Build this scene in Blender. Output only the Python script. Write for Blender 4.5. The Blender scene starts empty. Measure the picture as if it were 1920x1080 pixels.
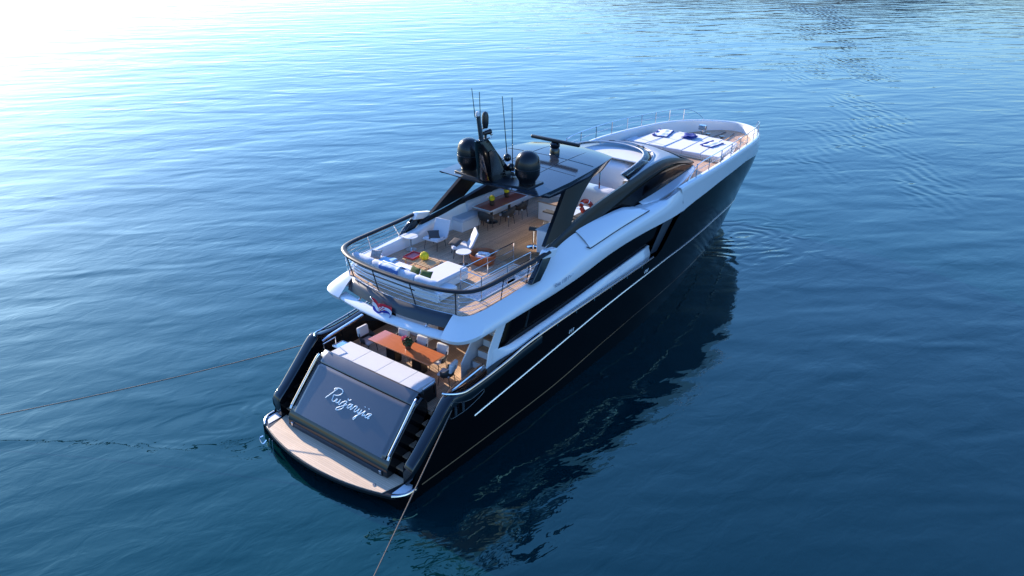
import bpy, bmesh, math, random
from math import radians as RAD, sin, cos, pi
from mathutils import Vector, Matrix

SC = bpy.context.scene
COL = SC.collection
random.seed(7)

# ------------------------------------------------------------------ camera
cam_data = bpy.data.cameras.new("camera")
cam = bpy.data.objects.new("camera", cam_data)
COL.objects.link(cam)
cam_data.sensor_width = 36.0
cam_data.lens = 28.125
cam_data.clip_start = 0.1
cam_data.clip_end = 12000.0
RT = Vector((0.601123, -0.799032, 0.0141))
UP = Vector((0.33598, 0.268693, 0.90273))
FW = Vector((0.725099, 0.537915, -0.429976))
m = Matrix.Identity(4)
for i in range(3):
    m[i][0], m[i][1], m[i][2] = RT[i], UP[i], -FW[i]
m[0][3], m[1][3], m[2][3] = -13.04711, -17.255544, 16.625508
cam.matrix_world = m
SC.camera = cam

# ------------------------------------------------------------------ sky, sun, exposure
SUN_EL = RAD(17.9)
SUN_ROT = RAD(13.5)
world = bpy.data.worlds.new("World")
SC.world = world
world.use_nodes = True
wn = world.node_tree
sky = wn.nodes.new('ShaderNodeTexSky')
sky.sky_type = 'NISHITA'
sky.sun_disc = False
sky.sun_elevation = SUN_EL
sky.sun_rotation = SUN_ROT
sky.air_density = 1.5
sky.dust_density = 0.5
sky.ozone_density = 6.5
bg = wn.nodes['Background']
wb = wn.nodes.new('ShaderNodeMix')            # cool white balance of the photograph
wb.data_type, wb.blend_type = 'RGBA', 'MULTIPLY'
wb.inputs[0].default_value = 1.0
wb.inputs[7].default_value = (0.82, 0.95, 1.24, 1)
wn.links.new(sky.outputs[0], wb.inputs[6])
wn.links.new(wb.outputs[2], bg.inputs[0])
bg.inputs[1].default_value = 0.095
sun_data = bpy.data.lights.new("sun", 'SUN')
sun_data.energy = 3.0
sun_data.angle = RAD(0.5)
sun_data.color = (1.0, 0.86, 0.70)
sun = bpy.data.objects.new("sun", sun_data)
COL.objects.link(sun)
sd = Vector((sin(SUN_ROT) * cos(SUN_EL), cos(SUN_ROT) * cos(SUN_EL), sin(SUN_EL)))
sun.rotation_euler = sd.to_track_quat('Z', 'Y').to_euler()
SC.view_settings.view_transform = 'Standard'
SC.view_settings.look = 'None'
SC.view_settings.gamma = 1.0
SC.view_settings.exposure = 1.88
SC.cycles.use_denoising = True
SC.cycles.max_bounces = 8
SC.cycles.caustics_reflective = False
SC.cycles.caustics_refractive = False


# ------------------------------------------------------------------ materials
def new_mat(name):
    mt = bpy.data.materials.new(name)
    mt.use_nodes = True
    nt = mt.node_tree
    return mt, nt, nt.nodes['Principled BSDF']


def N(nt, kind, **kw):
    n = nt.nodes.new(kind)
    for k, v in kw.items():
        if k in n.inputs:
            n.inputs[k].default_value = v
        else:
            setattr(n, k, v)
    return n


def mat(name, col, rough=0.4, metal=0.0, spec=0.5, coat=0.0, var=0.06, scale=3.0, bump=0.0, bscale=60.0, sheen=0.0):
    mt, nt, p = new_mat(name)
    tc = N(nt, 'ShaderNodeTexCoord')
    no = N(nt, 'ShaderNodeTexNoise', Scale=scale, Detail=5.0)
    nt.links.new(tc.outputs['Object'], no.inputs['Vector'])
    mx = N(nt, 'ShaderNodeMix', data_type='RGBA')
    mx.inputs[6].default_value = tuple(c * (1 - var) for c in col) + (1,)
    mx.inputs[7].default_value = tuple(min(1, c * (1 + var)) for c in col) + (1,)
    nt.links.new(no.outputs[0], mx.inputs[0])
    nt.links.new(mx.outputs[2], p.inputs['Base Color'])
    mr = N(nt, 'ShaderNodeMapRange')
    mr.inputs[3].default_value = rough * 0.8
    mr.inputs[4].default_value = min(1, rough * 1.25)
    nt.links.new(no.outputs[0], mr.inputs[0])
    nt.links.new(mr.outputs[0], p.inputs['Roughness'])
    p.inputs['Metallic'].default_value = metal
    p.inputs['Specular IOR Level'].default_value = spec
    p.inputs['Coat Weight'].default_value = coat
    p.inputs['Coat Roughness'].default_value = 0.04
    p.inputs['Sheen Weight'].default_value = sheen
    if bump:
        n2 = N(nt, 'ShaderNodeTexNoise', Scale=bscale, Detail=3.0)
        nt.links.new(tc.outputs['Object'], n2.inputs['Vector'])
        b = N(nt, 'ShaderNodeBump', Strength=bump, Distance=0.01)
        nt.links.new(n2.outputs[0], b.inputs['Height'])
        nt.links.new(b.outputs[0], p.inputs['Normal'])
    return mt


def planks(name, col, seam, width=0.09, axis='Y', rough=0.55, length=2.4, var=0.16):
    """boards with dark caulking between them, every board a little different"""
    mt, nt, p = new_mat(name)
    tc = N(nt, 'ShaderNodeTexCoord')
    mp = N(nt, 'ShaderNodeMapping')
    if axis == 'X':
        mp.inputs['Rotation'].default_value = (0, 0, pi / 2)
    nt.links.new(tc.outputs['Object'], mp.inputs['Vector'])
    br = N(nt, 'ShaderNodeTexBrick', offset=0.37, squash=1.0)
    br.inputs['Scale'].default_value = 1.0
    br.inputs['Brick Width'].default_value = length
    br.inputs['Row Height'].default_value = width
    br.inputs['Mortar Size'].default_value = 0.006
    br.inputs['Mortar Smooth'].default_value = 0.2
    br.inputs['Color1'].default_value = tuple(c * (1 - var) for c in col) + (1,)
    br.inputs['Color2'].default_value = tuple(min(1, c * (1 + var)) for c in col) + (1,)
    br.inputs['Mortar'].default_value = tuple(seam) + (1,)
    nt.links.new(mp.outputs[0], br.inputs['Vector'])
    no = N(nt, 'ShaderNodeTexNoise', Scale=1.3, Detail=6.0)
    nt.links.new(tc.outputs['Object'], no.inputs['Vector'])
    mr = N(nt, 'ShaderNodeMapRange')
    mr.inputs[3].default_value = 0.82
    mr.inputs[4].default_value = 1.15
    nt.links.new(no.outputs[0], mr.inputs[0])
    mx = N(nt, 'ShaderNodeMix', data_type='RGBA', blend_type='MULTIPLY')
    mx.inputs[0].default_value = 1.0
    nt.links.new(br.outputs['Color'], mx.inputs[6])
    nt.links.new(mr.outputs[0], mx.inputs[7])
    nt.links.new(mx.outputs[2], p.inputs['Base Color'])
    p.inputs['Roughness'].default_value = rough
    return mt


def wood(name, col, dark, rough=0.2, coat=0.6, axis=(1, 8, 8)):
    mt, nt, p = new_mat(name)
    tc = N(nt, 'ShaderNodeTexCoord')
    mp = N(nt, 'ShaderNodeMapping')
    mp.inputs['Scale'].default_value = axis
    nt.links.new(tc.outputs['Object'], mp.inputs['Vector'])
    no = N(nt, 'ShaderNodeTexNoise', Scale=2.2, Detail=8.0, Distortion=0.6)
    nt.links.new(mp.outputs[0], no.inputs['Vector'])
    mx = N(nt, 'ShaderNodeMix', data_type='RGBA')
    mx.inputs[6].default_value = tuple(dark) + (1,)
    mx.inputs[7].default_value = tuple(col) + (1,)
    nt.links.new(no.outputs[0], mx.inputs[0])
    nt.links.new(mx.outputs[2], p.inputs['Base Color'])
    p.inputs['Roughness'].default_value = rough
    p.inputs['Coat Weight'].default_value = coat
    p.inputs['Coat Roughness'].default_value = 0.05
    return mt


def stripes(name, c1, c2, freq, axis=0, rough=0.9):
    mt, nt, p = new_mat(name)
    tc = N(nt, 'ShaderNodeTexCoord')
    sx = N(nt, 'ShaderNodeSeparateXYZ')
    nt.links.new(tc.outputs['Object'], sx.inputs[0])
    mu = N(nt, 'ShaderNodeMath', operation='MULTIPLY')
    mu.inputs[1].default_value = freq
    nt.links.new(sx.outputs[axis], mu.inputs[0])
    fr = N(nt, 'ShaderNodeMath', operation='FRACT')
    nt.links.new(mu.outputs[0], fr.inputs[0])
    gt = N(nt, 'ShaderNodeMath', operation='GREATER_THAN')
    gt.inputs[1].default_value = 0.72
    nt.links.new(fr.outputs[0], gt.inputs[0])
    mx = N(nt, 'ShaderNodeMix', data_type='RGBA')
    mx.inputs[6].default_value = tuple(c1) + (1,)
    mx.inputs[7].default_value = tuple(c2) + (1,)
    nt.links.new(gt.outputs[0], mx.inputs[0])
    nt.links.new(mx.outputs[2], p.inputs['Base Color'])
    p.inputs['Roughness'].default_value = rough
    return mt


def glass_mat(name, tint, rough=0.02):
    mt, nt, p = new_mat(name)
    tc = N(nt, 'ShaderNodeTexCoord')
    no = N(nt, 'ShaderNodeTexNoise', Scale=2.0)
    nt.links.new(tc.outputs['Object'], no.inputs['Vector'])
    mr = N(nt, 'ShaderNodeMapRange')
    mr.inputs[3].default_value = rough
    mr.inputs[4].default_value = rough * 2
    nt.links.new(no.outputs[0], mr.inputs[0])
    out = nt.nodes['Material Output']
    tr = N(nt, 'ShaderNodeBsdfTransparent')
    tr.inputs[0].default_value = tuple(tint) + (1,)
    gl = N(nt, 'ShaderNodeBsdfGlossy')
    nt.links.new(mr.outputs[0], gl.inputs['Roughness'])
    fr = N(nt, 'ShaderNodeFresnel', IOR=1.5)
    ms = N(nt, 'ShaderNodeMixShader')
    nt.links.new(fr.outputs[0], ms.inputs[0])
    nt.links.new(tr.outputs[0], ms.inputs[1])
    nt.links.new(gl.outputs[0], ms.inputs[2])
    nt.links.new(ms.outputs[0], out.inputs[0])
    return mt


M = {
    'black': mat('black_paint', (0.0035, 0.0045, 0.006), 0.07, coat=0.3, var=0.2, scale=0.6),
    'hull_black': mat('black_hull_paint', (0.0024, 0.0028, 0.0034), 0.14, spec=0.05, var=0.2, scale=0.6),
    'black_sat': mat('black_satin', (0.008, 0.009, 0.011), 0.32, var=0.2),
    'rail_dark': mat('dark_rail', (0.009, 0.010, 0.013), 0.42, var=0.1, spec=0.35),
    'grey_paint': mat('grey_metallic_paint', (0.120, 0.112, 0.112), 0.24, metal=0.3, coat=0.6, var=0.05, scale=1.0),
    'roof_grey': mat('grey_satin_roof', (0.36, 0.38, 0.40), 0.38, var=0.05),
    'frame': mat('black_frame_paint', (0.006, 0.008, 0.011), 0.30, spec=0.3, var=0.2, scale=0.6),
    'dome': mat('black_dome', (0.008, 0.009, 0.011), 0.24, spec=0.4, var=0.1),
    'roof_paint': mat('roof_metallic_paint', (0.020, 0.026, 0.036), 0.09, metal=0.0, coat=0.0, var=0.06, scale=0.8),
    'panel': mat('slate_panel', (0.030, 0.037, 0.048), 0.32, var=0.08, bump=0.05),
    'white': mat('white_gelcoat', (0.74, 0.745, 0.75), 0.16, coat=0.4, var=0.025, scale=0.9),
    'white_matt': mat('white_matt_paint', (0.66, 0.66, 0.67), 0.45, var=0.04),
    'steel': mat('polished_steel', (0.62, 0.63, 0.65), 0.12, metal=1.0, var=0.05),
    'steel_dark': mat('dark_steel', (0.10, 0.11, 0.12), 0.25, metal=0.7, var=0.05),  # darker, less metallic steel for legs, fittings and gear
    'glass_black': mat('black_window_glass', (0.002, 0.002, 0.003), 0.09, spec=0.05, var=0.2, scale=0.7),
    'teak': planks('teak_deck', (0.58, 0.37, 0.235), (0.05, 0.04, 0.035), 0.07),
    'teak_pale': planks('pale_teak', (0.60, 0.44, 0.31), (0.40, 0.29, 0.20), 0.075, axis='X', var=0.08),
    'teak_step': mat('teak_tread', (0.34, 0.22, 0.14), 0.6, var=0.15, scale=14),
    'cushion': mat('pale_fabric', (0.54, 0.54, 0.57), 0.85, var=0.05, scale=5, bump=0.25, bscale=140, sheen=0.2),
    'cushion_grey': mat('light_grey_fabric', (0.52, 0.55, 0.62), 0.88, var=0.06, scale=5, bump=0.25, bscale=140, sheen=0.2),
    'cover': mat('white_canvas_cover', (0.70, 0.69, 0.70), 0.8, var=0.06, scale=3, bump=0.4, bscale=9),
    'mahogany': wood('varnished_mahogany', (0.60, 0.20, 0.085), (0.44, 0.12, 0.045), axis=(8, 1, 8)),
    'mahogany_red': wood('red_varnished_top', (0.55, 0.13, 0.085), (0.45, 0.09, 0.055), rough=0.12, coat=0.5, axis=(1, 8, 8)),
    'pale_wood': wood('pale_slatted_wood', (0.62, 0.42, 0.22), (0.50, 0.32, 0.16), rough=0.5, coat=0.0, axis=(1, 9, 9)),
    'rattan': mat('dark_woven_rattan', (0.035, 0.033, 0.032), 0.7, var=0.4, scale=40, bump=0.5, bscale=80),
    'leather': mat('terracotta_leather', (0.36, 0.10, 0.035), 0.45, var=0.12, scale=4, bump=0.1),
    'pillow_dark': mat('dark_grey_pillow', (0.055, 0.052, 0.055), 0.95, var=0.25, scale=10, bump=0.4, bscale=80),
    'pillow_green': mat('olive_green_pillow', (0.05, 0.085, 0.02), 0.95, var=0.25, scale=10, bump=0.4, bscale=80),
    'yellow': mat('yellow_blossom', (0.75, 0.62, 0.02), 0.7, var=0.2, scale=30, bump=0.8, bscale=40),
    'red': mat('red_lacquer', (0.50, 0.035, 0.04), 0.35, var=0.1),
    'pink_red': mat('faded_red_lining', (0.55, 0.12, 0.13), 0.6, var=0.1),
    'pot': mat('dark_brown_pot', (0.05, 0.028, 0.02), 0.5, var=0.15),
    'leaf': mat('dark_green_leaf', (0.025, 0.075, 0.03), 0.6, var=0.4, scale=20),
    'pink': mat('pink_petal', (0.72, 0.12, 0.24), 0.6, var=0.2, scale=20),
    'navy': mat('navy_towel', (0.015, 0.035, 0.22), 0.95, var=0.2, scale=12, bump=0.4, bscale=60),
    'sky_towel': mat('pale_blue_towel', (0.30, 0.50, 0.68), 0.95, var=0.1, scale=12, bump=0.4, bscale=60),
    'towel': stripes('white_blue_striped_towel', (0.75, 0.76, 0.80), (0.10, 0.20, 0.50), 5.5, axis=0),
    'towel_white': mat('white_towel', (0.78, 0.78, 0.80), 0.95, var=0.05, scale=12, bump=0.4, bscale=60),
    'lifebuoy': mat('orange_red_buoy', (0.68, 0.05, 0.02), 0.5, var=0.08),
    'rope': mat('tan_rope', (0.14, 0.11, 0.085), 0.9, var=0.3, scale=60, bump=0.5, bscale=150),
    'flag_red': mat('flag_red_cloth', (0.62, 0.02, 0.04), 0.85, var=0.1),
    'flag_white': mat('flag_white_cloth', (0.75, 0.75, 0.78), 0.85, var=0.05),
    'flag_blue': mat('flag_blue_cloth', (0.02, 0.03, 0.30), 0.85, var=0.1),
    'screen': glass_mat('clear_screen', (0.74, 0.87, 0.92), 0.03),
    'smoke': glass_mat('smoked_glass', (0.10, 0.11, 0.12)),
    'strip': mat('bright_trim', (0.70, 0.72, 0.76), 0.2, metal=0.8, var=0.05),
    'letter': mat('pale_lettering', (0.72, 0.84, 0.86), 0.3, var=0.05),
    'band_text': mat('grey_lettering', (0.22, 0.25, 0.32), 0.4, var=0.05),
    'check': mat('patterned_pillow', (0.30, 0.26, 0.24), 0.9, var=0.9, scale=9),
}


# ------------------------------------------------------------------ mesh helpers
class MB:
    def __init__(self):
        self.v, self.f, self.mi = [], [], []

    def add(self, vs, fs, mi=0):
        o = len(self.v)
        self.v += [tuple(a) for a in vs]
        self.f += [tuple(i + o for i in f) for f in fs]
        self.mi += [mi] * len(fs)
        return self

    def grid(self, rows, cu=False, cv=False, mi=0):
        n, k = len(rows), len(rows[0])
        vs = [p for r in rows for p in r]
        fs = []
        for i in range(n if cu else n - 1):
            for j in range(k if cv else k - 1):
                a, b = i * k + j, i * k + (j + 1) % k
                c, d = ((i + 1) % n) * k + (j + 1) % k, ((i + 1) % n) * k + j
                fs.append((a, b, c, d))
        return self.add(vs, fs, mi)

    def loft(self, rings, caps=True, mi=0):
        self.grid(rings, cv=True, mi=mi)
        if caps:
            k = len(rings[0])
            self.add(rings[0], [tuple(range(k))], mi)
            self.add(rings[-1], [tuple(range(k))], mi)
        return self

    def box(self, c, s, rz=0.0, rx=0.0, ry=0.0, mi=0):
        R = Matrix.Rotation(rz, 3, 'Z') @ Matrix.Rotation(ry, 3, 'Y') @ Matrix.Rotation(rx, 3, 'X')
        vs = []
        for dx, dy, dz in ((-1, -1, -1), (1, -1, -1), (1, 1, -1), (-1, 1, -1), (-1, -1, 1), (1, -1, 1), (1, 1, 1), (-1, 1, 1)):
            vs.append(Vector(c) + R @ Vector((dx * s[0] / 2, dy * s[1] / 2, dz * s[2] / 2)))
        return self.add(vs, [(0, 3, 2, 1), (4, 5, 6, 7), (0, 1, 5, 4), (1, 2, 6, 5), (2, 3, 7, 6), (3, 0, 4, 7)], mi)

    def prism(self, poly, z0, z1, mi=0):
        k = len(poly)
        vs = [(p[0], p[1], z0) for p in poly] + [(p[0], p[1], z1) for p in poly]
        fs = [tuple(range(k))[::-1], tuple(range(k, 2 * k))] + [(i, (i + 1) % k, k + (i + 1) % k, k + i) for i in range(k)]
        return self.add(vs, fs, mi)

    def plate(self, pts, t, mi=0):
        """a 3-d outline thickened along vector t"""
        k = len(pts)
        t = Vector(t)
        vs = [Vector(p) for p in pts] + [Vector(p) + t for p in pts]
        fs = [tuple(range(k))[::-1], tuple(range(k, 2 * k))] + [(i, (i + 1) % k, k + (i + 1) % k, k + i) for i in range(k)]
        return self.add(vs, fs, mi)

    def tube(self, pts, r, n=8, closed=False, rz=None, mi=0):
        pts = [Vector(p) for p in pts]
        rings = []
        k = len(pts)
        for i, p in enumerate(pts):
            if closed:
                t = pts[(i + 1) % k] - pts[i - 1]
            else:
                t = pts[min(i + 1, k - 1)] - pts[max(i - 1, 0)]
            if t.length < 1e-9:
                t = Vector((0, 0, 1))
            t.normalize()
            ref = Vector((0, 0, 1)) if abs(t.z) < 0.95 else Vector((1, 0, 0))
            a = t.cross(ref).normalized()
            b = a.cross(t)
            ra = r[i] if isinstance(r, (list, tuple)) else r
            rb = rz if rz is not None else ra
            rings.append([p + a * (cos(2 * pi * j / n) * ra) + b * (sin(2 * pi * j / n) * rb) for j in range(n)])
        if closed:
            return self.grid(rings, cu=True, cv=True, mi=mi)
        return self.loft(rings, mi=mi)

    def lathe(self, prof, c=(0, 0, 0), n=24, mi=0):
        rings = [[(c[0] + r * cos(2 * pi * j / n), c[1] + r * sin(2 * pi * j / n), c[2] + z) for j in range(n)] for r, z in prof]
        return self.loft(rings, mi=mi)

    def ball(self, c, r, n=14, mi=0, sz=1.0):
        prof = [(max(1e-3, r * sin(pi * i / 8)), -r * cos(pi * i / 8) * sz) for i in range(9)]
        return self.lathe(prof, c, n, mi)

    def build(self, name, mats, parent=None, ang=38, bevel=0.0, solid=0.0, sub=0, loc=None):
        me = bpy.data.meshes.new(name)
        me.from_pydata(self.v, [], self.f)
        for mm in (mats if isinstance(mats, (list, tuple)) else [mats]):
            me.materials.append(M[mm] if isinstance(mm, str) else mm)
        me.polygons.foreach_set('material_index', self.mi)
        bm = bmesh.new()
        bm.from_mesh(me)
        bmesh.ops.remove_doubles(bm, verts=bm.verts, dist=1e-5)
        bmesh.ops.recalc_face_normals(bm, faces=bm.faces)
        bm.to_mesh(me)
        bm.free()
        me.shade_smooth()
        if ang < 180 and not sub:
            me.set_sharp_from_angle(angle=RAD(ang))
        o = bpy.data.objects.new(name, me)
        COL.objects.link(o)
        if parent:
            o.parent = parent
        if loc:
            o.location = loc
        if solid:
            md = o.modifiers.new('thick', 'SOLIDIFY')
            md.thickness = solid
            md.offset = 0
        if bevel:
            md = o.modifiers.new('bevel', 'BEVEL')
            md.width = bevel
            md.segments = 3
            md.limit_method = 'ANGLE'
            md.angle_limit = RAD(40)
            md.harden_normals = False
        if sub:
            md = o.modifiers.new('sub', 'SUBSURF')
            md.levels = md.render_levels = sub
        return o


def tag(o, label=None, cat=None, group=None, kind=None):
    if label:
        o['label'] = label
    if cat:
        o['category'] = cat
    if group:
        o['group'] = group
    if kind:
        o['kind'] = kind
    return o


def thing(name, label, cat, loc=(0, 0, 0), rz=0.0, group=None):
    o = bpy.data.objects.new(name, None)
    o.empty_display_size = 0.2
    COL.objects.link(o)
    o.location = loc
    o.rotation_euler = (0, 0, rz)
    return tag(o, label, cat, group)


def dup(root, loc, rz, label, group=None):
    r = root.copy()
    COL.objects.link(r)
    r.location = loc
    r.rotation_euler = (0, 0, rz)
    r['label'] = label
    if group:
        r['group'] = group
    for ch in list(root.children):
        c = ch.copy()
        COL.objects.link(c)
        c.parent = r
        for g in list(ch.children):
            d = g.copy()
            COL.objects.link(d)
            d.parent = c
    return r


def lerp(a, b, t):
    return a + (b - a) * t


def interp(x, xs, ys):
    if x <= xs[0]:
        return ys[0]
    for i in range(len(xs) - 1):
        if x <= xs[i + 1]:
            return lerp(ys[i], ys[i + 1], (x - xs[i]) / (xs[i + 1] - xs[i]))
    return ys[-1]


def smooth_tab(xs, ys):
    """monotone cubic through a table"""
    n = len(xs)
    d = [(ys[i + 1] - ys[i]) / (xs[i + 1] - xs[i]) for i in range(n - 1)]
    mm = [d[0]] + [0 if d[i - 1] * d[i] <= 0 else 2 * d[i - 1] * d[i] / (d[i - 1] + d[i]) for i in range(1, n - 1)] + [d[-1]]

    def f(x):
        if x <= xs[0]:
            return ys[0]
        if x >= xs[-1]:
            return ys[-1]
        for i in range(n - 1):
            if x <= xs[i + 1]:
                h = xs[i + 1] - xs[i]
                t = (x - xs[i]) / h
                return ((1 + 2 * t) * (1 - t) ** 2 * ys[i] + t * (1 - t) ** 2 * h * mm[i] + t * t * (3 - 2 * t) * ys[i + 1] + t * t * (t - 1) * h * mm[i + 1])
    return f


def catmull(pts, k=6, closed=False):
    pts = [Vector(p) for p in pts]
    n = len(pts)
    out = []
    for i in range(n if closed else n - 1):
        p0 = pts[i - 1] if (closed or i > 0) else pts[0] * 2 - pts[1]
        p1, p2 = pts[i], pts[(i + 1) % n]
        p3 = pts[(i + 2) % n] if (closed or i + 2 < n) else pts[-1] * 2 - pts[-2]
        for j in range(k):
            t = j / k
            out.append(0.5 * ((2 * p1) + (p2 - p0) * t + (2 * p0 - 5 * p1 + 4 * p2 - p3) * t * t + (3 * p1 - p0 - 3 * p2 + p3) * t ** 3))
    if not closed:
        out.append(pts[-1])
    return out


# ------------------------------------------------------------------ water, hills
def build_water():
    mt, nt, p = new_mat('sea_water')
    geo = N(nt, 'ShaderNodeNewGeometry')
    pos = geo.outputs['Position']

    def mapped(rot, sc):
        mp = N(nt, 'ShaderNodeMapping', vector_type='TEXTURE')
        mp.inputs['Rotation'].default_value = (0, 0, rot)
        mp.inputs['Scale'].default_value = sc
        nt.links.new(pos, mp.inputs['Vector'])
        return mp.outputs[0]

    def noise(vec, scale, detail=2.0, dist=0.0, rough=0.5):
        n = N(nt, 'ShaderNodeTexNoise', Scale=scale, Detail=detail, Distortion=dist, Roughness=rough)
        nt.links.new(vec, n.inputs['Vector'])
        return n.outputs[0]

    def math_(op, a, b=None, c=None):
        n = N(nt, 'ShaderNodeMath', operation=op)
        for i, v in enumerate((a, b, c)):
            if v is None:
                continue
            if isinstance(v, (int, float)):
                n.inputs[i].default_value = v
            else:
                nt.links.new(v, n.inputs[i])
        return n.outputs[0]

    # long swell with crests across the view, shorter wind ripples on top (heights in metres)
    a1 = noise(mapped(RAD(-30), (3.0, 1.0, 1.0)), 0.20, 2.0, 0.3)
    a2 = noise(mapped(RAD(-44), (2.4, 1.0, 1.0)), 0.50, 1.0, 0.5)
    a3 = noise(mapped(RAD(-18), (1.9, 1.0, 1.0)), 1.5, 3.0, 0.5)
    a4 = noise(mapped(RAD(-50), (1.5, 1.0, 1.0)), 4.0, 1.0)
    calm = noise(mapped(RAD(-30), (12.0, 6.0, 1)), 0.5, 1.0)
    cal = N(nt, 'ShaderNodeMapRange')
    cal.inputs[1].default_value, cal.inputs[2].default_value = 0.35, 0.65
    cal.inputs[3].default_value, cal.inputs[4].default_value = 0.5, 1.2
    nt.links.new(calm, cal.inputs[0])
    h = math_('MULTIPLY', a1, 0.13)
    h = math_('MULTIPLY_ADD', a2, 0.078, h)
    fine = math_('MULTIPLY', a3, 0.022)
    fine = math_('MULTIPLY_ADD', a4, 0.0025, fine)
    h = math_('MULTIPLY_ADD', fine, cal.outputs[0], h)
    # rings spreading from the bow on the starboard side
    def rings(cx, cy, k, amp, r0, r1):
        sub = N(nt, 'ShaderNodeVectorMath', operation='SUBTRACT')
        nt.links.new(pos, sub.inputs[0])
        sub.inputs[1].default_value = (cx, cy, 0)
        ln = N(nt, 'ShaderNodeVectorMath', operation='LENGTH')
        nt.links.new(sub.outputs[0], ln.inputs[0])
        r = ln.outputs['Value']
        wob = math_('MULTIPLY_ADD', a3, 0.9, math_('MULTIPLY_ADD', a2, 6.0, r))
        s = math_('SINE', math_('MULTIPLY', wob, k))
        fo = N(nt, 'ShaderNodeMapRange', interpolation_type='SMOOTHSTEP')
        fo.inputs[1].default_value, fo.inputs[2].default_value = r1, r0
        fo.inputs[3].default_value, fo.inputs[4].default_value = 0.0, amp
        nt.links.new(r, fo.inputs[0])
        return math_('MULTIPLY', s, fo.outputs[0])
    h = math_('ADD', h, rings(28.0, -3.0, 5.5, 0.011, 0.8, 6.0))
    h = math_('ADD', h, rings(0.0, 5.0, 6.5, 0.002, 0.5, 5.0))
    # the old wake: short oblique ripples in a band running off to the upper right
    sxyz = N(nt, 'ShaderNodeSeparateXYZ')
    nt.links.new(pos, sxyz.inputs[0])
    X, Y = sxyz.outputs[0], sxyz.outputs[1]
    across = math_('SUBTRACT', math_('MULTIPLY', math_('SUBTRACT', X, 51.0), 0.342), math_('MULTIPLY', math_('SUBTRACT', Y, -3.5), 0.94))
    ab = math_('ABSOLUTE', math_('MULTIPLY_ADD', math_('SUBTRACT', a1, 0.5), 9.0, across))
    wk = N(nt, 'ShaderNodeMapRange', interpolation_type='SMOOTHSTEP')
    wk.inputs[1].default_value, wk.inputs[2].default_value = 8.0, 2.0
    wk.inputs[3].default_value, wk.inputs[4].default_value = 0.0, 1.0
    nt.links.new(ab, wk.inputs[0])
    far = N(nt, 'ShaderNodeMapRange', interpolation_type='SMOOTHSTEP')
    far.inputs[1].default_value, far.inputs[2].default_value = 36.0, 46.0
    far.inputs[3].default_value, far.inputs[4].default_value = 0.0, 1.0
    nt.links.new(X, far.inputs[0])
    ph = math_('MULTIPLY_ADD', a2, 13.0, math_('SUBTRACT', math_('MULTIPLY', X, 4.4), math_('MULTIPLY', Y, 4.9)))
    patch = N(nt, 'ShaderNodeMapRange', interpolation_type='SMOOTHSTEP')
    patch.inputs[1].default_value, patch.inputs[2].default_value = 0.42, 0.62
    nt.links.new(noise(mapped(RAD(20), (2.5, 1.0, 1.0)), 0.16, 2.0), patch.inputs[0])
    wv = math_('MULTIPLY', math_('MULTIPLY', math_('SINE', ph), 0.0125), patch.outputs[0])
    h = math_('MULTIPLY_ADD', math_('MULTIPLY', wv, wk.outputs[0]), far.outputs[0], h)
    b = N(nt, 'ShaderNodeBump', Strength=1.0, Distance=1.0)
    nt.links.new(h, b.inputs['Height'])
    nt.links.new(b.outputs[0], p.inputs['Normal'])
    p.inputs['Base Color'].default_value = (0.0005, 0.016, 0.020, 1)
    p.inputs['Roughness'].default_value = 0.025
    p.inputs['IOR'].default_value = 1.45
    p.inputs['Specular IOR Level'].default_value = 1.0
    p.inputs['Specular Tint'].default_value = (0.52, 1.15, 0.92, 1)
    mb = MB()
    S = 6000.0
    mb.add([(-S, -S, 0), (S, -S, 0), (S, S, 0), (-S, S, 0)], [(0, 1, 2, 3)])
    return tag(mb.build('water', mt), kind='structure')


build_water()


def build_hills():
    mt, nt, p = new_mat('wooded_hillside')
    tc = N(nt, 'ShaderNodeTexCoord')
    no = N(nt, 'ShaderNodeTexNoise', Scale=0.05, Detail=8.0)
    nt.links.new(tc.outputs['Object'], no.inputs['Vector'])
    mx = N(nt, 'ShaderNodeMix', data_type='RGBA')
    mx.inputs[6].default_value = (0.008, 0.014, 0.010, 1)
    mx.inputs[7].default_value = (0.022, 0.03, 0.022, 1)
    nt.links.new(no.outputs[0], mx.inputs[0])
    nt.links.new(mx.outputs[2], p.inputs['Base Color'])
    p.inputs['Roughness'].default_value = 0.95
    rows = []
    rnd = random.Random(3)
    ph = [rnd.uniform(0, 6.28) for _ in range(12)]
    for i in range(121):
        a = RAD(lerp(44, -46, i / 120))            # bearing from the camera, degrees from +x
        row = []
        for j in range(25):
            t = j / 24
            d = 400 + 60 * sin(a * 5 + ph[0]) + 700 * t
            hh = 80 + 20 * sin(a * 7 + ph[1]) + 10 * sin(a * 23 + ph[2])
            dg = math.degrees(a)
            fall = max(0.0, min(1.0, (44 - dg) / 24.0)) ** 1.3 * min(1.0, (dg + 46) / 20.0)
            z = -2 + hh * fall * sin(min(1.0, t * 1.25) * pi / 2) * (1 + 0.06 * sin(a * 61 + t * 19 + ph[3]) + 0.05 * sin(t * 37 + a * 31))
            row.append((-13 + d * cos(a), -17 + d * sin(a), z))
        rows.append(row)
    return tag(MB().grid(rows).build('hills', mt, ang=180), kind='structure')


build_hills()

# ------------------------------------------------------------------ the yacht
Y = thing('yacht', 'large black hulled motor yacht with white topsides moored stern to the camera', 'yacht')


def part(mb, name, mats, parent=None, **kw):
    return mb.build(name, mats, parent or Y, **kw)


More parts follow.
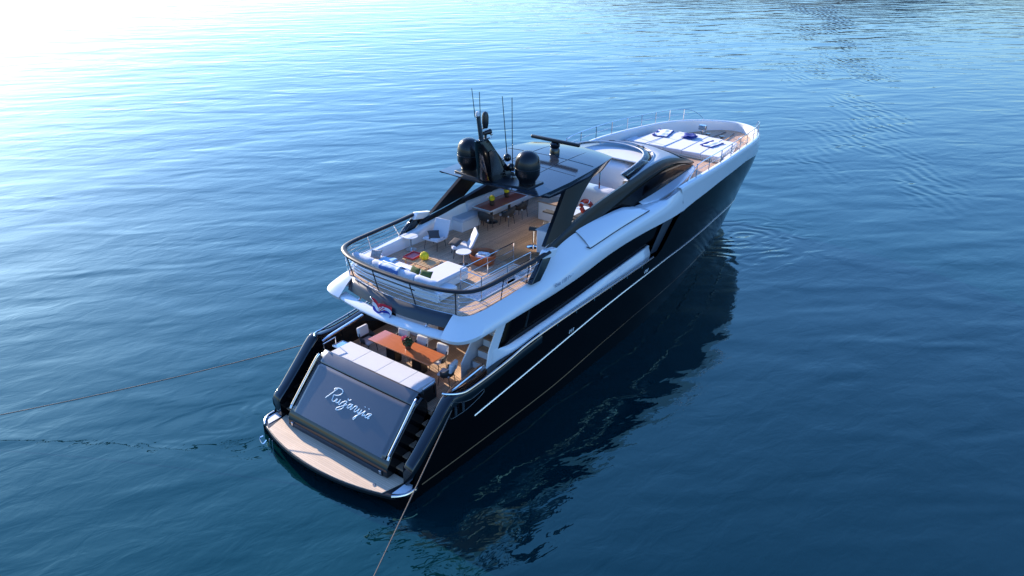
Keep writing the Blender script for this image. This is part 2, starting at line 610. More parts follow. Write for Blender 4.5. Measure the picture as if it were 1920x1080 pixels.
# ---- hull form: half breadths at three heights, as functions of the fraction of that waterline's own length
Z_LV = (0.0, 2.75, 5.5)
STEM = smooth_tab([-1.0, 0.0, 1.0, 2.75, 3.75, 4.4, 5.0, 5.5, 6.0], [30.0, 30.6, 31.4, 32.45, 32.88, 32.88, 32.6, 32.1, 31.6])
B0 = smooth_tab([0, 3, 7, 11, 14, 18.6, 24.5, 27.5, 29.0, 30.0, 30.6], [3.26, 3.34, 3.37, 3.31, 3.26, 2.9, 2.02, 1.38, 0.88, 0.44, 0.0])
B1 = smooth_tab([0, 3, 8, 14, 18, 21, 24, 27, 29, 30.5, 31.4, 31.95, 32.25, 32.45], [3.34, 3.38, 3.44, 3.45, 3.34, 3.10, 2.72, 2.26, 1.86, 1.5, 1.18, 0.86, 0.52, 0.0])
B2 = smooth_tab([0, 3, 8, 12, 16, 20, 22, 24, 26, 27.5, 28.7, 29.6, 30.3, 31.0, 31.5, 31.8, 32.0, 32.1], [3.36, 3.38, 3.45, 3.5, 3.52, 3.5, 3.44, 3.28, 3.06, 2.86, 2.62, 2.34, 2.03, 1.63, 1.2, 0.82, 0.45, 0.0])
LREF = 32.9


def hb(x, z):
    s = x / STEM(z)
    if s >= 1:
        return 0.0
    y0, y1, y2 = B0(s * STEM(0.0)), B1(s * STEM(2.75)), B2(s * 32.1)
    if z < 2.75:
        return lerp(y0, y1, z / 2.75)
    return lerp(y1, y2, (z - 2.75) / 2.75)


ZB = smooth_tab([0.3, 0.79, 0.80, 1.2, 1.7, 2.2, 2.6, 2.75, 3.0, 3.6, 5.5, 7, 10.4, 15.7, 16.0, 18.1, 20.2, 22.8, 25.7, 28, 29.5, 31, 32.2, 32.9],
                [0.40, 0.40, 1.10, 1.47, 1.92, 2.38, 2.74, 2.82, 2.76, 2.70, 2.85, 3.05, 3.13, 3.22, 3.27, 4.74, 4.92, 5.06, 5.02, 4.78, 4.5, 4.2, 3.95, 3.85])
ZS = smooth_tab([16, 19, 22, 24, 26, 28, 30, 31, 32.1], [5.86, 5.95, 5.99, 5.96, 5.89, 5.80, 5.66, 5.56, 5.45])


def svals():
    base = [0.3, 0.6, 0.79, 0.80, 1.2, 1.6, 2.0, 2.4, 2.7, 3.0, 3.3, 3.6, 4, 4.5, 5, 6, 7, 8, 9, 10, 11, 12, 13, 14, 15, 15.7, 16, 16.4, 16.8, 17.2, 17.6, 18.1]
    x = 18.6
    while x < 31.4:
        base.append(x)
        x += 0.5
    base += [31.6, 31.9, 32.15, 32.35, 32.52, 32.66, 32.77, 32.85, 32.9]
    return [b / LREF for b in base]


def hull_pt(s, z, side, off=0.0):
    x = s * STEM(z)
    return (x, side * (hb(x - 1e-6, z) + off if s < 0.9999 else 0.0), z)


def top_z(s, fn):
    z = 3.0
    for _ in range(40):
        z = fn(s * STEM(z))
    return z


SV = svals()
hull = MB()
NZ = 20
for side in (-1, 1):
    rows = []
    for s in SV:
        zt = top_z(s, ZB)
        rows.append([hull_pt(s, lerp(-0.9, zt, (j / NZ)), side) for j in range(NZ + 1)])
    hull.grid(rows)
# transom below the platform
tr = []
for j in range(9):
    z = lerp(-0.9, 0.40, j / 8)
    tr.append([(0.3 * STEM(z) / LREF, lerp(-1, 1, k / 10) * hb(0.3, z), z) for k in range(11)])
hull.grid(tr)
hull_o = part(hull, 'hull', 'hull_black', ang=30)

# bright strip along the topsides and the dark knuckle below it
STRIP = smooth_tab([3.7, 5.4, 8.5, 12.3, 14.6, 17.3, 20.6, 24, 27, 29, 31, 32.5], [1.66, 1.84, 2.17, 2.52, 2.66, 2.74, 2.66, 2.46, 2.16, 1.86, 1.5, 1.2])
for side in (-1, 1):
    mb = MB()
    pts = [(x, side * (hb(x, STRIP(x)) + 0.012), STRIP(x)) for x in [3.7 + i * 0.3 for i in range(93)]]
    mb.tube(pts, 0.03, 6, rz=0.036)
    part(mb, 'hull_strip', 'strip', hull_o)
    mb = MB()
    kz = smooth_tab([1, 8, 12.4, 15.2, 20, 25, 28], [0.42, 0.5, 0.8, 0.95, 0.85, 0.5, 0.25])
    pts = [(x, side * (hb(x, kz(x)) + 0.01), kz(x)) for x in [1.2 + i * 0.4 for i in range(58)]]
    mb.tube(pts, 0.022, 6, rz=0.03)
    part(mb, 'spray_rail', 'black', hull_o)
    # small hull fittings
    for fx in (9.2, 14.9):
        mb = MB()
        fz = STRIP(fx) + 0.2
        for k in range(3):
            mb.box((fx + k * 0.12, side * (hb(fx, fz) + 0.015), fz), (0.05, 0.03, 0.16), ry=0.5)
        part(mb, 'hull_vent', 'steel', hull_o, bevel=0.008)

# ---- bulwarks with their sloping stern wings
for side in (-1, 1):
    mb = MB()
    secs = []
    xs = [0.82, 0.9, 1.2, 1.6, 2.0, 2.4, 2.6, 2.75, 2.95, 3.2, 3.5, 3.8, 4.4, 5.2, 6.2, 7.4]
    for x in xs:
        zt = ZB(x) + 0.03
        yo = hb(x, zt) + 0.012
        yi = 2.92 if x < 2.7 else 2.95
        zb_ = 0.46 if x < 2.8 else 1.9
        secs.append([(x, side * yo, zt - 0.3), (x, side * yo, zt - 0.07), (x, side * (yo - 0.03), zt - 0.015), (x, side * (yo - 0.1), zt + 0.02),
                     (x, side * (yi + 0.1), zt + 0.02), (x, side * (yi + 0.02), zt - 0.02), (x, side * yi, zt - 0.09), (x, side * yi, zb_), (x, side * (yi + 0.1), zb_)])
    mb.loft(secs)
    bw = part(mb, 'bulwark', 'black', ang=50)
    # chrome cap rail curling in at the top of the wing
    cap = [(2.62, side * 2.98, 2.90), (2.72, side * 3.12, 2.88), (2.95, side * 3.27, 2.83), (3.3, side * 3.36, 2.77)]
    cap += [(x, side * (hb(x, ZB(x)) + 0.0), ZB(x) + 0.09) for x in (3.8, 4.5, 5.5, 6.5, 8, 10, 12, 14, 15.6)]
    mb = MB()
    mb.tube(catmull(cap, 5), 0.034, 8)
    for x in [4.6 + 1.25 * k for k in range(9)]:
        y = side * hb(x, ZB(x))
        mb.tube([(x, y, ZB(x) - 0.05), (x, y, ZB(x) + 0.09)], 0.018, 6)
    part(mb, 'cap_rail', 'steel', bw)
    # inner grab rail, seen on the inside of the port bulwark
    mb = MB()
    mb.tube([(2.85, side * 2.90, 2.62), (3.2, side * 2.86, 2.70), (4.8, side * 2.86, 2.88)], 0.075, 8, rz=0.05)
    part(mb, 'grab_rail', 'steel', bw)
    # fairlead outline and cleat on the outside of the wing top
    mb = MB()
    loop = [(2.62, 2.72), (2.95, 2.56), (3.5, 2.40), (4.15, 2.46), (4.05, 2.30), (3.4, 2.14), (2.9, 2.12), (2.5, 2.2)]
    mb.tube([(x, side * (hb(x, z) + 0.022), z) for x, z in catmull([(a, b, 0) for a, b in loop], 4, True) for x, z in [(x, z)]] if False else
            [(p.x, side * (hb(p.x, p.y) + 0.022), p.y) for p in catmull([(a, b, 0) for a, b in loop], 4, True)], 0.010, 6, closed=True)
    for x in (2.75, 3.1):
        mb.tube([(x, side * (hb(x, 2.4) + 0.05), 2.22), (x, side * (hb(x, 2.4) + 0.05), 2.5)], 0.045, 8)
    part(mb, 'fairlead', 'steel_dark', bw)

# ---- swimming platform
def plat_outline(off=0.0, n=24):
    pts = [(1.0, -3.36 + off), (0.62, -3.34 + off), (0.36, -3.2 + off)]
    for i in range(n + 1):
        y = lerp(-2.98 + off, 2.98 - off, i / n)
        pts.append((-0.37 + 0.055 * y * y + off + 0.002 * abs(y) ** 3, y))
    pts += [(0.36, 3.2 - off), (0.62, 3.34 - off), (1.0, 3.36 - off)]
    return pts


pf = part(MB().prism(plat_outline(), 0.33, 0.475), 'swim_platform', 'black_sat', bevel=0.03)
tk = [p for p in plat_outline(0.04)]
tk = [p for p in tk if abs(p[1]) < 2.93] 
tk = [(1.0, -2.9), ] + tk + [(1.0, 2.9)]
part(MB().prism(tk, 0.470, 0.5), 'teak_inlay', 'teak_pale', pf, bevel=0.006)
for side in (-1, 1):
    mb = MB()
    mb.tube(catmull([(0.86, side * 3.38, 0.50), (0.55, side * 3.34, 0.50), (0.33, side * 3.2, 0.49), (0.19, side * 3.02, 0.47)], 5), 0.045, 8)
    part(mb, 'corner_rail', 'steel', pf)
    mb = MB()
    mb.plate([(0.95, side * 2.95, 0.478), (0.95, side * 3.3, 0.478), (0.55, side * 3.27, 0.478), (0.38, side * 3.12, 0.478), (0.28, side * 2.95, 0.478)], (0, 0, 0.016))
    part(mb, 'corner_plate', 'white_matt', pf)
mb = MB()
mb.lathe([(0.001, 0.5), (0.055, 0.5), (0.05, 0.52), (0.001, 0.52)], (0.22, -2.25, 0), 12)
part(mb, 'deck_fitting', 'steel', pf)
mb = MB()
mb.tube(catmull([(-0.12, 2.75, 0.3), (-0.24, 2.78, 0.26), (-0.26, 2.62, 0.12), (-0.12, 2.6, 0.2)], 5), 0.022, 6)
mb.tube([(-0.1, 2.45, 0.3), (-0.12, 2.45, -0.3)], 0.018, 6)
mb.tube([(-0.1, 2.30, 0.3), (-0.12, 2.30, -0.3)], 0.018, 6)
part(mb, 'boarding_ladder', 'steel', pf)

# ---- garage block with its raked door
prof = [(0.68, 0.5), (0.68, 0.86), (0.80, 1.02), (0.93, 1.25), (2.05, 2.43), (2.40, 2.60), (2.47, 2.56), (2.62, 2.3), (2.62, 1.95), (1.2, 0.5)]
GY = 2.36
gb = part(MB().loft([[(x, y, z) for x, z in prof] for y in (-GY, GY)]), 'garage', 'black', bevel=0.03)
# door skin, slightly barrelled, standing 2 cm proud
dd = Vector((2.05 - 0.93, 0, 2.43 - 1.25)).normalized()
dn = Vector((-dd.z, 0, dd.x))
def door_pt(y, s, off=0.0):
    bulge = 0.05 * (1 - (y / 2.2) ** 2)
    return Vector((0.93, y, 1.25)) + dd * s + dn * (off + 0.03 + bulge)


rows = []
for i in range(13):
    s = lerp(-0.22, 1.60, i / 12)
    rows.append([door_pt(lerp(-2.2, 2.2, k / 20), s) for k in range(21)])
low = [door_pt(lerp(-2.2, 2.2, k / 20), -0.22) + Vector((0.12, 0, -0.06)) for k in range(21)]
door = part(MB().grid([low] + rows), 'garage_door', 'grey_paint', gb, ang=40, solid=0.012)
mb = MB()
rows = []
for i in range(9):
    t = i / 8
    s = lerp(1.625, 2.10, t)
    drop = -0.10 * t * t
    rows.append([door_pt(lerp(-2.2, 2.2, k / 20), s, drop) for k in range(21)])
mb.grid(rows)
part(mb, 'upper_panel', 'grey_paint', gb, ang=40, solid=0.012)
mb = MB()
mb.box((0.70, 0, 0.60), (0.10, 4.3, 0.16))
mb.box((0.735, 0, 0.80), (0.10, 4.3, 0.05))
part(mb, 'lower_grille', 'panel', gb, bevel=0.01)
for side in (-1, 1):
    mb = MB()
    mb.tube(catmull([(0.86, side * 2.30, 1.24), (0.97, side * 2.30, 1.36), (1.5, side * 2.30, 1.93), (2.05, side * 2.29, 2.52), (2.2, side * 2.28, 2.62)], 4), 0.042, 8)
    part(mb, 'chrome_rail', 'steel', gb)
    mb = MB()
    mb.tube([(0.80, side * 2.31, 1.10), (0.88, side * 2.31, 1.22)], 0.055, 8)
    part(mb, 'rail_foot', 'steel', gb, bevel=0.01)
    mb = MB()
    mb.box((0.64, side * 2.1, 0.66), (0.06, 0.09, 0.12))
    part(mb, 'door_latch', 'steel', gb, bevel=0.01)
    mb = MB()
    mb.tube([(2.45, side * 2.32, 2.66), (2.45, side * 2.32, 2.88), (2.98, side * 2.32, 2.92), (2.98, side * 2.32, 2.45)], 0.022, 6)
    part(mb, 'gate_frame', 'steel', gb)

# ship's name in script on the door: pen strokes in door coordinates (y, height up the slope)
STROKES = [[(1.06, 0.646), (0.994, 0.743), (0.895, 0.88), (0.801, 1.024), (0.741, 1.095)],
    [(0.881, 1.036), (0.818, 1.085), (0.699, 1.121), (0.581, 1.124), (0.508, 1.097), (0.489, 1.023), (0.549, 0.937), (0.654, 0.88), (0.798, 0.853)],
    [(0.798, 0.853), (0.772, 0.773), (0.756, 0.679), (0.691, 0.655), (0.628, 0.686), (0.59, 0.787)],
    [(0.556, 0.791), (0.574, 0.694), (0.526, 0.668), (0.464, 0.709), (0.427, 0.823)], [(0.44, 0.79), (0.431, 0.668), (0.373, 0.663), (0.322, 0.745), (0.272, 0.795)],
    [(0.274, 0.778), (0.227, 0.831), (0.148, 0.843), (0.144, 0.795), (0.204, 0.71), (0.17, 0.643), (0.234, 0.547), (0.349, 0.473), (0.427, 0.464), (0.409, 0.525), (0.318, 0.6), (0.189, 0.689), (0.078, 0.767)],
    [(0.161, 0.955), (0.095, 0.908), (0.013, 0.965)],
    [(-0.108, 0.838), (-0.03, 0.821), (0.035, 0.713), (-0.01, 0.67), (-0.072, 0.743), (-0.133, 0.853)], [(-0.133, 0.853), (-0.114, 0.723), (-0.134, 0.67), (-0.186, 0.723), (-0.228, 0.799)],
    [(-0.228, 0.799), (-0.281, 0.85), (-0.349, 0.841), (-0.327, 0.785), (-0.295, 0.69), (-0.346, 0.667), (-0.405, 0.74), (-0.455, 0.813)],
    [(-0.459, 0.824), (-0.437, 0.726), (-0.456, 0.675), (-0.517, 0.702), (-0.564, 0.828)],
    [(-0.564, 0.828), (-0.543, 0.706), (-0.489, 0.58), (-0.44, 0.447), (-0.395, 0.456), (-0.43, 0.531), (-0.55, 0.66), (-0.647, 0.755), (-0.717, 0.842)],
    [(-0.717, 0.842), (-0.684, 0.716), (-0.671, 0.664), (-0.727, 0.686), (-0.779, 0.727)],
    [(-0.975, 0.841), (-0.864, 0.789), (-0.802, 0.685), (-0.856, 0.662), (-0.927, 0.742), (-1.005, 0.836)], [(-1.005, 0.836), (-0.935, 0.707), (-0.933, 0.661), (-0.987, 0.696)],
    [(-0.614, 0.958), (-0.635, 0.952), (-0.650, 0.946)], [(-0.787, 0.954), (-0.808, 0.948), (-0.822, 0.942)]]
mb = MB()
for st in STROKES:
    pts = [(p.x, p.y, 0) for p in catmull([(a, b, 0) for a, b in st], 5)]
    mb.tube([door_pt(a, b, 0.014) for a, b, _ in pts], 0.0165, 6)
part(mb, 'name_lettering', 'letter', door)

# ---- stern steps each side of the garage
for side in (-1, 1):
    mb = MB()
    for k in range(6):
        x0 = 1.05 + k * 0.31
        z = 0.5 + (k + 1) * 0.24
        mb.box((x0 + 0.16, side * 2.64, z - 0.03), (0.30, 0.54, 0.05), mi=1)
        mb.box((x0 + 0.20, side * 2.64, z / 2 + 0.19), (0.26, 0.54, z - 0.46))
    part(mb, 'stern_steps', ['black_sat', 'teak_step'])

# ---- cockpit: deck, sofa, saloon front, ceiling
part(MB().prism([(2.72, -2.95), (7.35, -2.95), (7.35, 2.95), (2.72, 2.95)], 1.85, 1.95), 'cockpit_deck', 'teak')
sofa = MB()
sofa.box((3.05, 0.15, 2.22), (0.80, 4.3, 0.55))
sb = part(sofa, 'cockpit_sofa', 'black_sat', bevel=0.03)
ys = [2.05, 0.98, -0.12, -1.22, -1.96]
for a, b in zip(ys[:-1], ys[1:]):
    mb = MB()
    mb.box((2.97, (a + b) / 2, 2.57), (0.92, a - b - 0.002, 0.17))
    part(mb, 'cushion', 'cushion', sb, bevel=0.014)
mb = MB()
mb.box((3.12, 2.22, 2.55), (0.50, 0.34, 0.08))
mb.tube([(2.9, 2.4, 2.6), (3.36, 2.4, 2.6), (3.36, 2.04, 2.6), (2.9, 2.04, 2.6)], 0.014, 6, closed=True)
part(mb, 'hatch_tray', 'steel', sb, bevel=0.01)
bulk = MB()
bulk.box((7.40, 0, 3.15), (0.08, 4.9, 2.4))
part(bulk, 'saloon_door', 'glass_black')
mb = MB()
mb.box((6.3, 1.55, 2.4), (0.55, 1.7, 0.9))
part(mb, 'cockpit_cabinet', 'white_matt', bevel=0.04)

# ---- upper deck: slab and teak
def fly_outline(off=0.0):
    aft = [(3.98, -2.32), (3.80, -1.5), (3.70, -0.7), (3.68, 0.0), (3.70, 0.7), (3.80, 1.5), (3.98, 2.32)]
    side = [(4.04, 2.62), (4.3, 2.84), (4.9, 2.92), (6.0, 2.92), (8.0, 2.88), (8.7, 2.62), (12, 2.58), (16.5, 2.3), (18.4, 1.7)]
    pts = [(x + off, y) for x, y in aft] + [(x, y - off) for x, y in side] + [(x, -y + off) for x, y in reversed(side)]
    return pts


HOLE = (5.25, 8.35, -2.32, -1.42)
fl = MB()
def deck_sheet(mbx, out, z0, z1, mi=0):
    """deck outline cut around the stairwell: four strips"""
    x0, x1, y0, y1 = HOLE
    bm = bmesh.new()
    vs = [bm.verts.new((p[0], p[1], 0)) for p in out]
    bm.faces.new(vs)
    hx = [((x0, 0, 0), (1, 0, 0)), ((x1, 0, 0), (1, 0, 0)), ((0, y0, 0), (0, 1, 0)), ((0, y1, 0), (0, 1, 0))]
    for co, no in hx:
        geom = bm.verts[:] + bm.edges[:] + bm.faces[:]
        bmesh.ops.bisect_plane(bm, geom=geom, plane_co=co, plane_no=no, dist=1e-5)
    for f in list(bm.faces):
        c = f.calc_center_median()
        if x0 < c.x < x1 and y0 < c.y < y1:
            continue
        mbx.prism([(v.co.x, v.co.y) for v in f.verts], z0, z1, mi)
    bm.free()


deck_sheet(fl, fly_outline(), 4.62, 4.87)
fd = part(fl, 'fly_deck', 'white')
mb = MB()
deck_sheet(mb, fly_outline(0.10), 4.868, 4.90)
part(mb, 'teak_planking', 'teak', fd)
# stairwell lining
mb = MB()
x0, x1, y0, y1 = HOLE
mb.box(((x0 + x1) / 2, y0 - 0.02, 4.62), (x1 - x0, 0.03, 0.62))
mb.box(((x0 + x1) / 2, y1 + 0.02, 4.62), (x1 - x0, 0.03, 0.62))
mb.box((x1 + 0.02, (y0 + y1) / 2, 4.62), (0.03, y1 - y0 + 0.08, 0.62))
mb.box((x0 - 0.02, (y0 + y1) / 2, 4.62), (0.03, y1 - y0 + 0.08, 0.62))
part(mb, 'stairwell_coaming', 'white', fd, bevel=0.01)

# ---- white side band: stern corner, coaming and shoulder
def mirror(rows):
    return [[(p[0], -p[1], p[2]) for p in r] for r in rows]


def straight(lo, e, hi, sag=0.03):
    lo, e, hi = Vector(lo), Vector(e), Vector(hi)
    a, b = e.lerp(hi, 0.33), e.lerp(hi, 0.7)
    up = Vector((0, 0.0, sag))
    return [tuple(lo), tuple(e), tuple(a + up), tuple(b + up), tuple(hi)]


BAND = [
    straight((3.36, 2.33, 4.22), (3.30, 2.33, 4.34), (3.97, 2.31, 4.90)),
    straight((3.38, 2.78, 4.24), (3.33, 2.82, 4.38), (4.04, 2.58, 4.90)),
    straight((3.54, 3.08, 4.27), (3.49, 3.12, 4.41), (4.28, 2.80, 4.91)),
    straight((3.92, 3.28, 4.30), (3.90, 3.32, 4.45), (4.8, 2.90, 4.92)),
    straight((4.6, 3.34, 4.33), (4.6, 3.38, 4.48), (5.4, 2.92, 4.94)),
    straight((6.0, 3.37, 4.36), (6.0, 3.41, 4.52), (6.5, 2.93, 4.99), 0.05),
    [(8.0, 3.39, 4.38), (8.0, 3.44, 4.56), (8.0, 3.36, 4.82), (8.0, 3.16, 5.02), (8.0, 2.90, 5.14)],
    [(9.0, 3.41, 4.43), (9.0, 3.46, 4.66), (9.0, 3.41, 4.95), (9.0, 3.18, 5.22), (9.0, 2.72, 5.58)],
    [(10.0, 3.42, 4.50), (10.0, 3.48, 4.78), (10.0, 3.44, 5.08), (10.0, 3.22, 5.36), (10.0, 2.66, 5.78)],
    [(12.0, 3.44, 4.70), (12.0, 3.50, 4.98), (12.0, 3.47, 5.24), (12.0, 3.26, 5.46), (12.0, 2.62, 5.82)],
    [(14.0, 3.44, 4.76), (14.0, 3.51, 5.05), (14.0, 3.49, 5.32), (14.0, 3.30, 5.50), (14.0, 2.62, 5.60)],
    [(16.0, 3.44, 4.72), (16.0, 3.52, 5.05), (16.0, 3.52, 5.40), (16.0, 3.36, 5.56), (16.0, 2.62, 5.46)],
    [(17.0, 3.45, 4.70), (17.0, 3.52, 5.10), (17.0, 3.54, 5.50), (17.0, 3.44, 5.70), (17.0, 3.06, 5.46)],
    [(17.7, 3.45, 4.71), (17.7, 3.52, 5.14), (17.7, 3.54, 5.58), (17.7, 3.50, 5.86), (17.7, 3.26, 5.84)],
    [(18.2, 3.46, 4.73), (18.2, 3.52, 5.16), (18.2, 3.54, 5.60), (18.2, 3.52, 5.92), (18.2, 3.30, 5.93)],
]


def refine(rows, k=4):
    cols = list(zip(*rows))
    cc = [catmull(c, k) for c in cols]
    return [list(r) for r in zip(*cc)]



# bow topsides: white above the black, round the stem, with cap and inner bulwark
DECK_F = 5.36
def bow_rows(side):
    rows = []
    for s in [v for v in SV if v * LREF >= 18.09]:
        zb_ = top_z(s, ZB)
        zs = top_z(s, ZS)
        r = []
        for j in range(7):
            t = j / 6
            z = lerp(zb_ - 0.02, zs - 0.07, t)
            p = hull_pt(s, z, side, 0.016)
            r.append(p)
        x, y, z = hull_pt(s, zs - 0.03, side)
        r.append((x - 0.0, y - side * min(abs(y), 0.02), zs - 0.02))
        # cap and inner face, offset inboard along the local normal
        x2, y2, _ = hull_pt(min(s + 0.002, 0.9999), zs, side)
        x1, y1, _ = hull_pt(s - 0.002, zs, side)
        tx, ty = x2 - x1, y2 - y1
        L = math.hypot(tx, ty) or 1
        nx, ny = (ty / L, -tx / L) if side > 0 else (-ty / L, tx / L)
        if s > 0.9985:
            nx, ny = -1.0, 0.0
        ramp = min(1.0, max(0.0, (s * LREF - 18.1) / 2.0))
        for d, zz in ((0.06, zs), (0.20, zs), (0.235, zs - 0.03), (0.25, lerp(zs - 0.06, 4.85, ramp))):
            yy = y + ny * d
            if yy * side < 0:
                yy = 0
            r.append((x + nx * d, yy, zz))
        rows.append(r)
    return rows


for i in range(10, 14):                        # follow the hull's own breadth where the band meets the bow
    BAND[i] = [(p[0], lerp(p[1], hb(p[0], p[2]) + 0.016, (0.3, 0.7, 1.0, 1.0)[i - 10]) if j < 3 else p[1], p[2]) for j, p in enumerate(BAND[i])]
r0 = bow_rows(1)[0]
BAND[-1] = [r0[0], r0[2], r0[4], r0[7], r0[9]]
bandR = refine(BAND, 4)
for side in (-1, 1):
    rows = bandR if side == 1 else mirror(bandR)
    sb_ = part(MB().grid(rows), 'side_band', 'white', ang=60)
    if side == -1:
        band_stbd = sb_
mbw = MB()
for side in (-1, 1):
    mbw.grid(bow_rows(side))
bow_o = part(mbw, 'bow_topsides', 'white', ang=45)
# anchor pocket notch in the black, near the stem
for side in (-1, 1):
    mb = MB()
    mb.tube([(x, side * (hb(x, z) + 0.02), z) for x, z in ((31.2, 4.05), (31.5, 4.2), (31.75, 4.1), (31.85, 3.85), (31.7, 3.4), (31.45, 3.2))], 0.03, 6)
    part(mb, 'anchor_pocket', 'steel_dark', bow_o)

# raised wing panel on the shoulder, with its dark seam
for side in (-1, 1):
    rows = []
    X0 = [10.5, 10.9, 11.4, 12.0, 12.7, 13.3, 13.9, 14.3, 14.7, 15.0]
    yo = [3.33, 3.34, 3.34, 3.34, 3.34, 3.34, 3.34, 3.34, 3.34, 3.34]
    zo = [5.34, 5.36, 5.39, 5.43, 5.47, 5.49, 5.51, 5.52, 5.53, 5.54]
    hz = [0.02, 0.03, 0.04, 0.05, 0.07, 0.09, 0.10, 0.08, 0.05, 0.0]
    for k, x in enumerate(X0):
        yi, zi = 2.66, [5.83, 5.85, 5.86, 5.86, 5.84, 5.82, 5.78, 5.70, 5.62, 5.56][k]
        rows.append([(x, side * (yo[k] + 0.0), zo[k] - 0.05), (x, side * yo[k], zo[k] + 0.02), (x, side * lerp(yo[k], yi, 0.35), lerp(zo[k], zi, 0.35) + 0.05 + hz[k]),
                     (x, side * lerp(yo[k], yi, 0.75), lerp(zo[k], zi, 0.75) + 0.04 + hz[k]), (x, side * yi, zi + 0.01 + hz[k] * 0.3), (x, side * (yi - 0.03), zi - 0.08)])
    wp = part(MB().grid(refine(rows, 3)), 'wing_panel', 'white', ang=60)
    mb = MB()
    mb.tube([(10.35, side * 3.28, 5.42)] + [(x, side * 3.355, z + 0.0) for x, z in zip(X0, zo)], 0.022, 6)
    part(mb, 'panel_seam', 'black_sat', wp)

# builder's lettering on the starboard and port band (faint)
def text_part(body, size, name, matname, mtx, parent, shear=0.25):
    cu = bpy.data.curves.new('txt', 'FONT')
    cu.body = body
    cu.size = size
    cu.shear = shear
    cu.extrude = 0.002
    ob = bpy.data.objects.new('txt', cu)
    COL.objects.link(ob)
    dg = bpy.context.evaluated_depsgraph_get()
    me = bpy.data.meshes.new_from_object(ob.evaluated_get(dg))
    bpy.data.objects.remove(ob)
    me.transform(mtx)
    me.materials.clear()
    me.materials.append(M[matname])
    o = bpy.data.objects.new(name, me)
    COL.objects.link(o)
    o.parent = parent
    return o


Rm = Matrix(((1, 0, 0, 0), (0, 0, -1, 0), (0, 1, 0, 0), (0, 0, 0, 1)))
text_part("Riva 110 Dolcevita", 0.22, 'band_lettering', 'band_text', Matrix.Translation((8.05, -3.452, 4.66)) @ Rm, band_stbd)

# ---- main-deck side: white wall, curved lower side and long black window
WT = smooth_tab([4.9, 5.9, 7.9, 11.7, 14, 17.0], [4.22, 4.28, 4.34, 4.60, 4.66, 4.62])
WB = smooth_tab([5.0, 5.3, 5.8, 8.1, 11.9, 15.8, 17.0], [3.42, 3.36, 3.22, 3.28, 3.52, 3.78, 3.86])
for side in (-1, 1):
    mb = MB()
    rows = []
    dx = 2.4 if side > 0 else 0.0        # the port side is open further forward
    for x in [xq for xq in (5.0, 5.3, 5.55, 5.8, 6.1, 6.5, 7.3, 8.2, 9.2, 10.4, 11.6, 12.8, 14, 15, 15.6) if xq >= 5.0 + dx]:
        g = ZB(x)
        b = WB(x)
        yb = 3.07 + 0.008 * (x - 5)
        w = min(1.0, max(0.0, (x - 5.0 - dx) / 1.4)); w = w * w * (3 - 2 * w)
        B = lambda y: lerp(3.06, y, w)
        rows.append([(x, side * B(3.02), g - 0.7), (x, side * B(3.23), g - 0.1), (x, side * B(3.27), lerp(g, b, 0.25)), (x, side * B(3.25), lerp(g, b, 0.5)), (x, side * B(3.19), lerp(g, b, 0.78)), (x, side * B(yb + 0.03), b - 0.01), (x, side * (yb - 0.06), b + 0.0)])
    sw = part(MB().grid(rows), 'lower_side', 'white', ang=60, solid=0.02)
    # upright wall aft of the window
    mb = MB()
    wall = [(4.70, 2.0), (4.72, 2.75), (4.86, 3.4), (5.18, 3.95), (5.45, 4.42), (6.3, 4.42), (6.05, 4.2), (5.42, 3.38), (5.6, 3.2), (5.6, 2.0)]
    mb.plate([(x + dx, side * 3.02, z + 0.1 * dx * (1 if 3 < z < 3.5 else 0)) for x, z in wall], (0, side * 0.05, 0))
    part(mb, 'side_wall', 'white', sw, bevel=0.015)
    # window glass
    rows = []
    for k in range(25):
        x = lerp(5.95 + dx, 16.9, k / 24)
        rows.append([(x - 0.62 * (1 - j / 6) * max(0, 1 - k / 5.0), side * (3.075 + 0.004 * (x - 6)), lerp(WB(max(5.3, x - 0.5 * max(0, 1 - k / 5.0))) + 0.01, WT(x) + 0.14, j / 6)) for j in range(7)])
    gl = part(MB().grid(rows), 'side_window', 'glass_black', sw, ang=60, solid=0.02)
    for xm in (7.0 + dx, 16.35):
        mb = MB()
        mb.box((xm, side * 3.10, 4.0), (0.10, 0.05, 1.0), ry=0.35 if xm < 10 else -0.05)
        part(mb, 'window_mullion', 'black_sat', gl)
    mb = MB()
    mb.plate([(15.75, side * 3.16, 3.3), (16.3, side * 3.2, 3.3), (17.6, side * 3.3, 4.72), (16.9, side * 3.2, 4.72)], (0, side * 0.04, 0))
    part(mb, 'shoulder_panel', 'panel', sw, bevel=0.01)

# ---- staircase up from the cockpit, starboard
mb = MB()
for k in range(9):
    x = 4.95 + 0.30 * k
    z = 1.95 + 0.30 * (k + 1)
    mb.box((x + 0.14, -2.48, z), (0.34, 0.86, 0.05), mi=1)
    mb.box((x + 0.29, -2.48, z + 0.14), (0.03, 0.86, 0.24))
mb.plate([(4.75, -1.98, 1.95), (4.75, -1.98, 2.6), (6.4, -1.98, 4.5), (7.3, -1.98, 4.5), (7.3, -1.98, 1.95)], (0, 0.05, 0))
mb.plate([(5.05, -2.92, 1.95), (7.4, -2.92, 4.6), (7.4, -2.92, 1.95)], (0, -0.04, 0))
part(mb, 'fly_stairs', ['white', 'teak_step'], bevel=0.01)

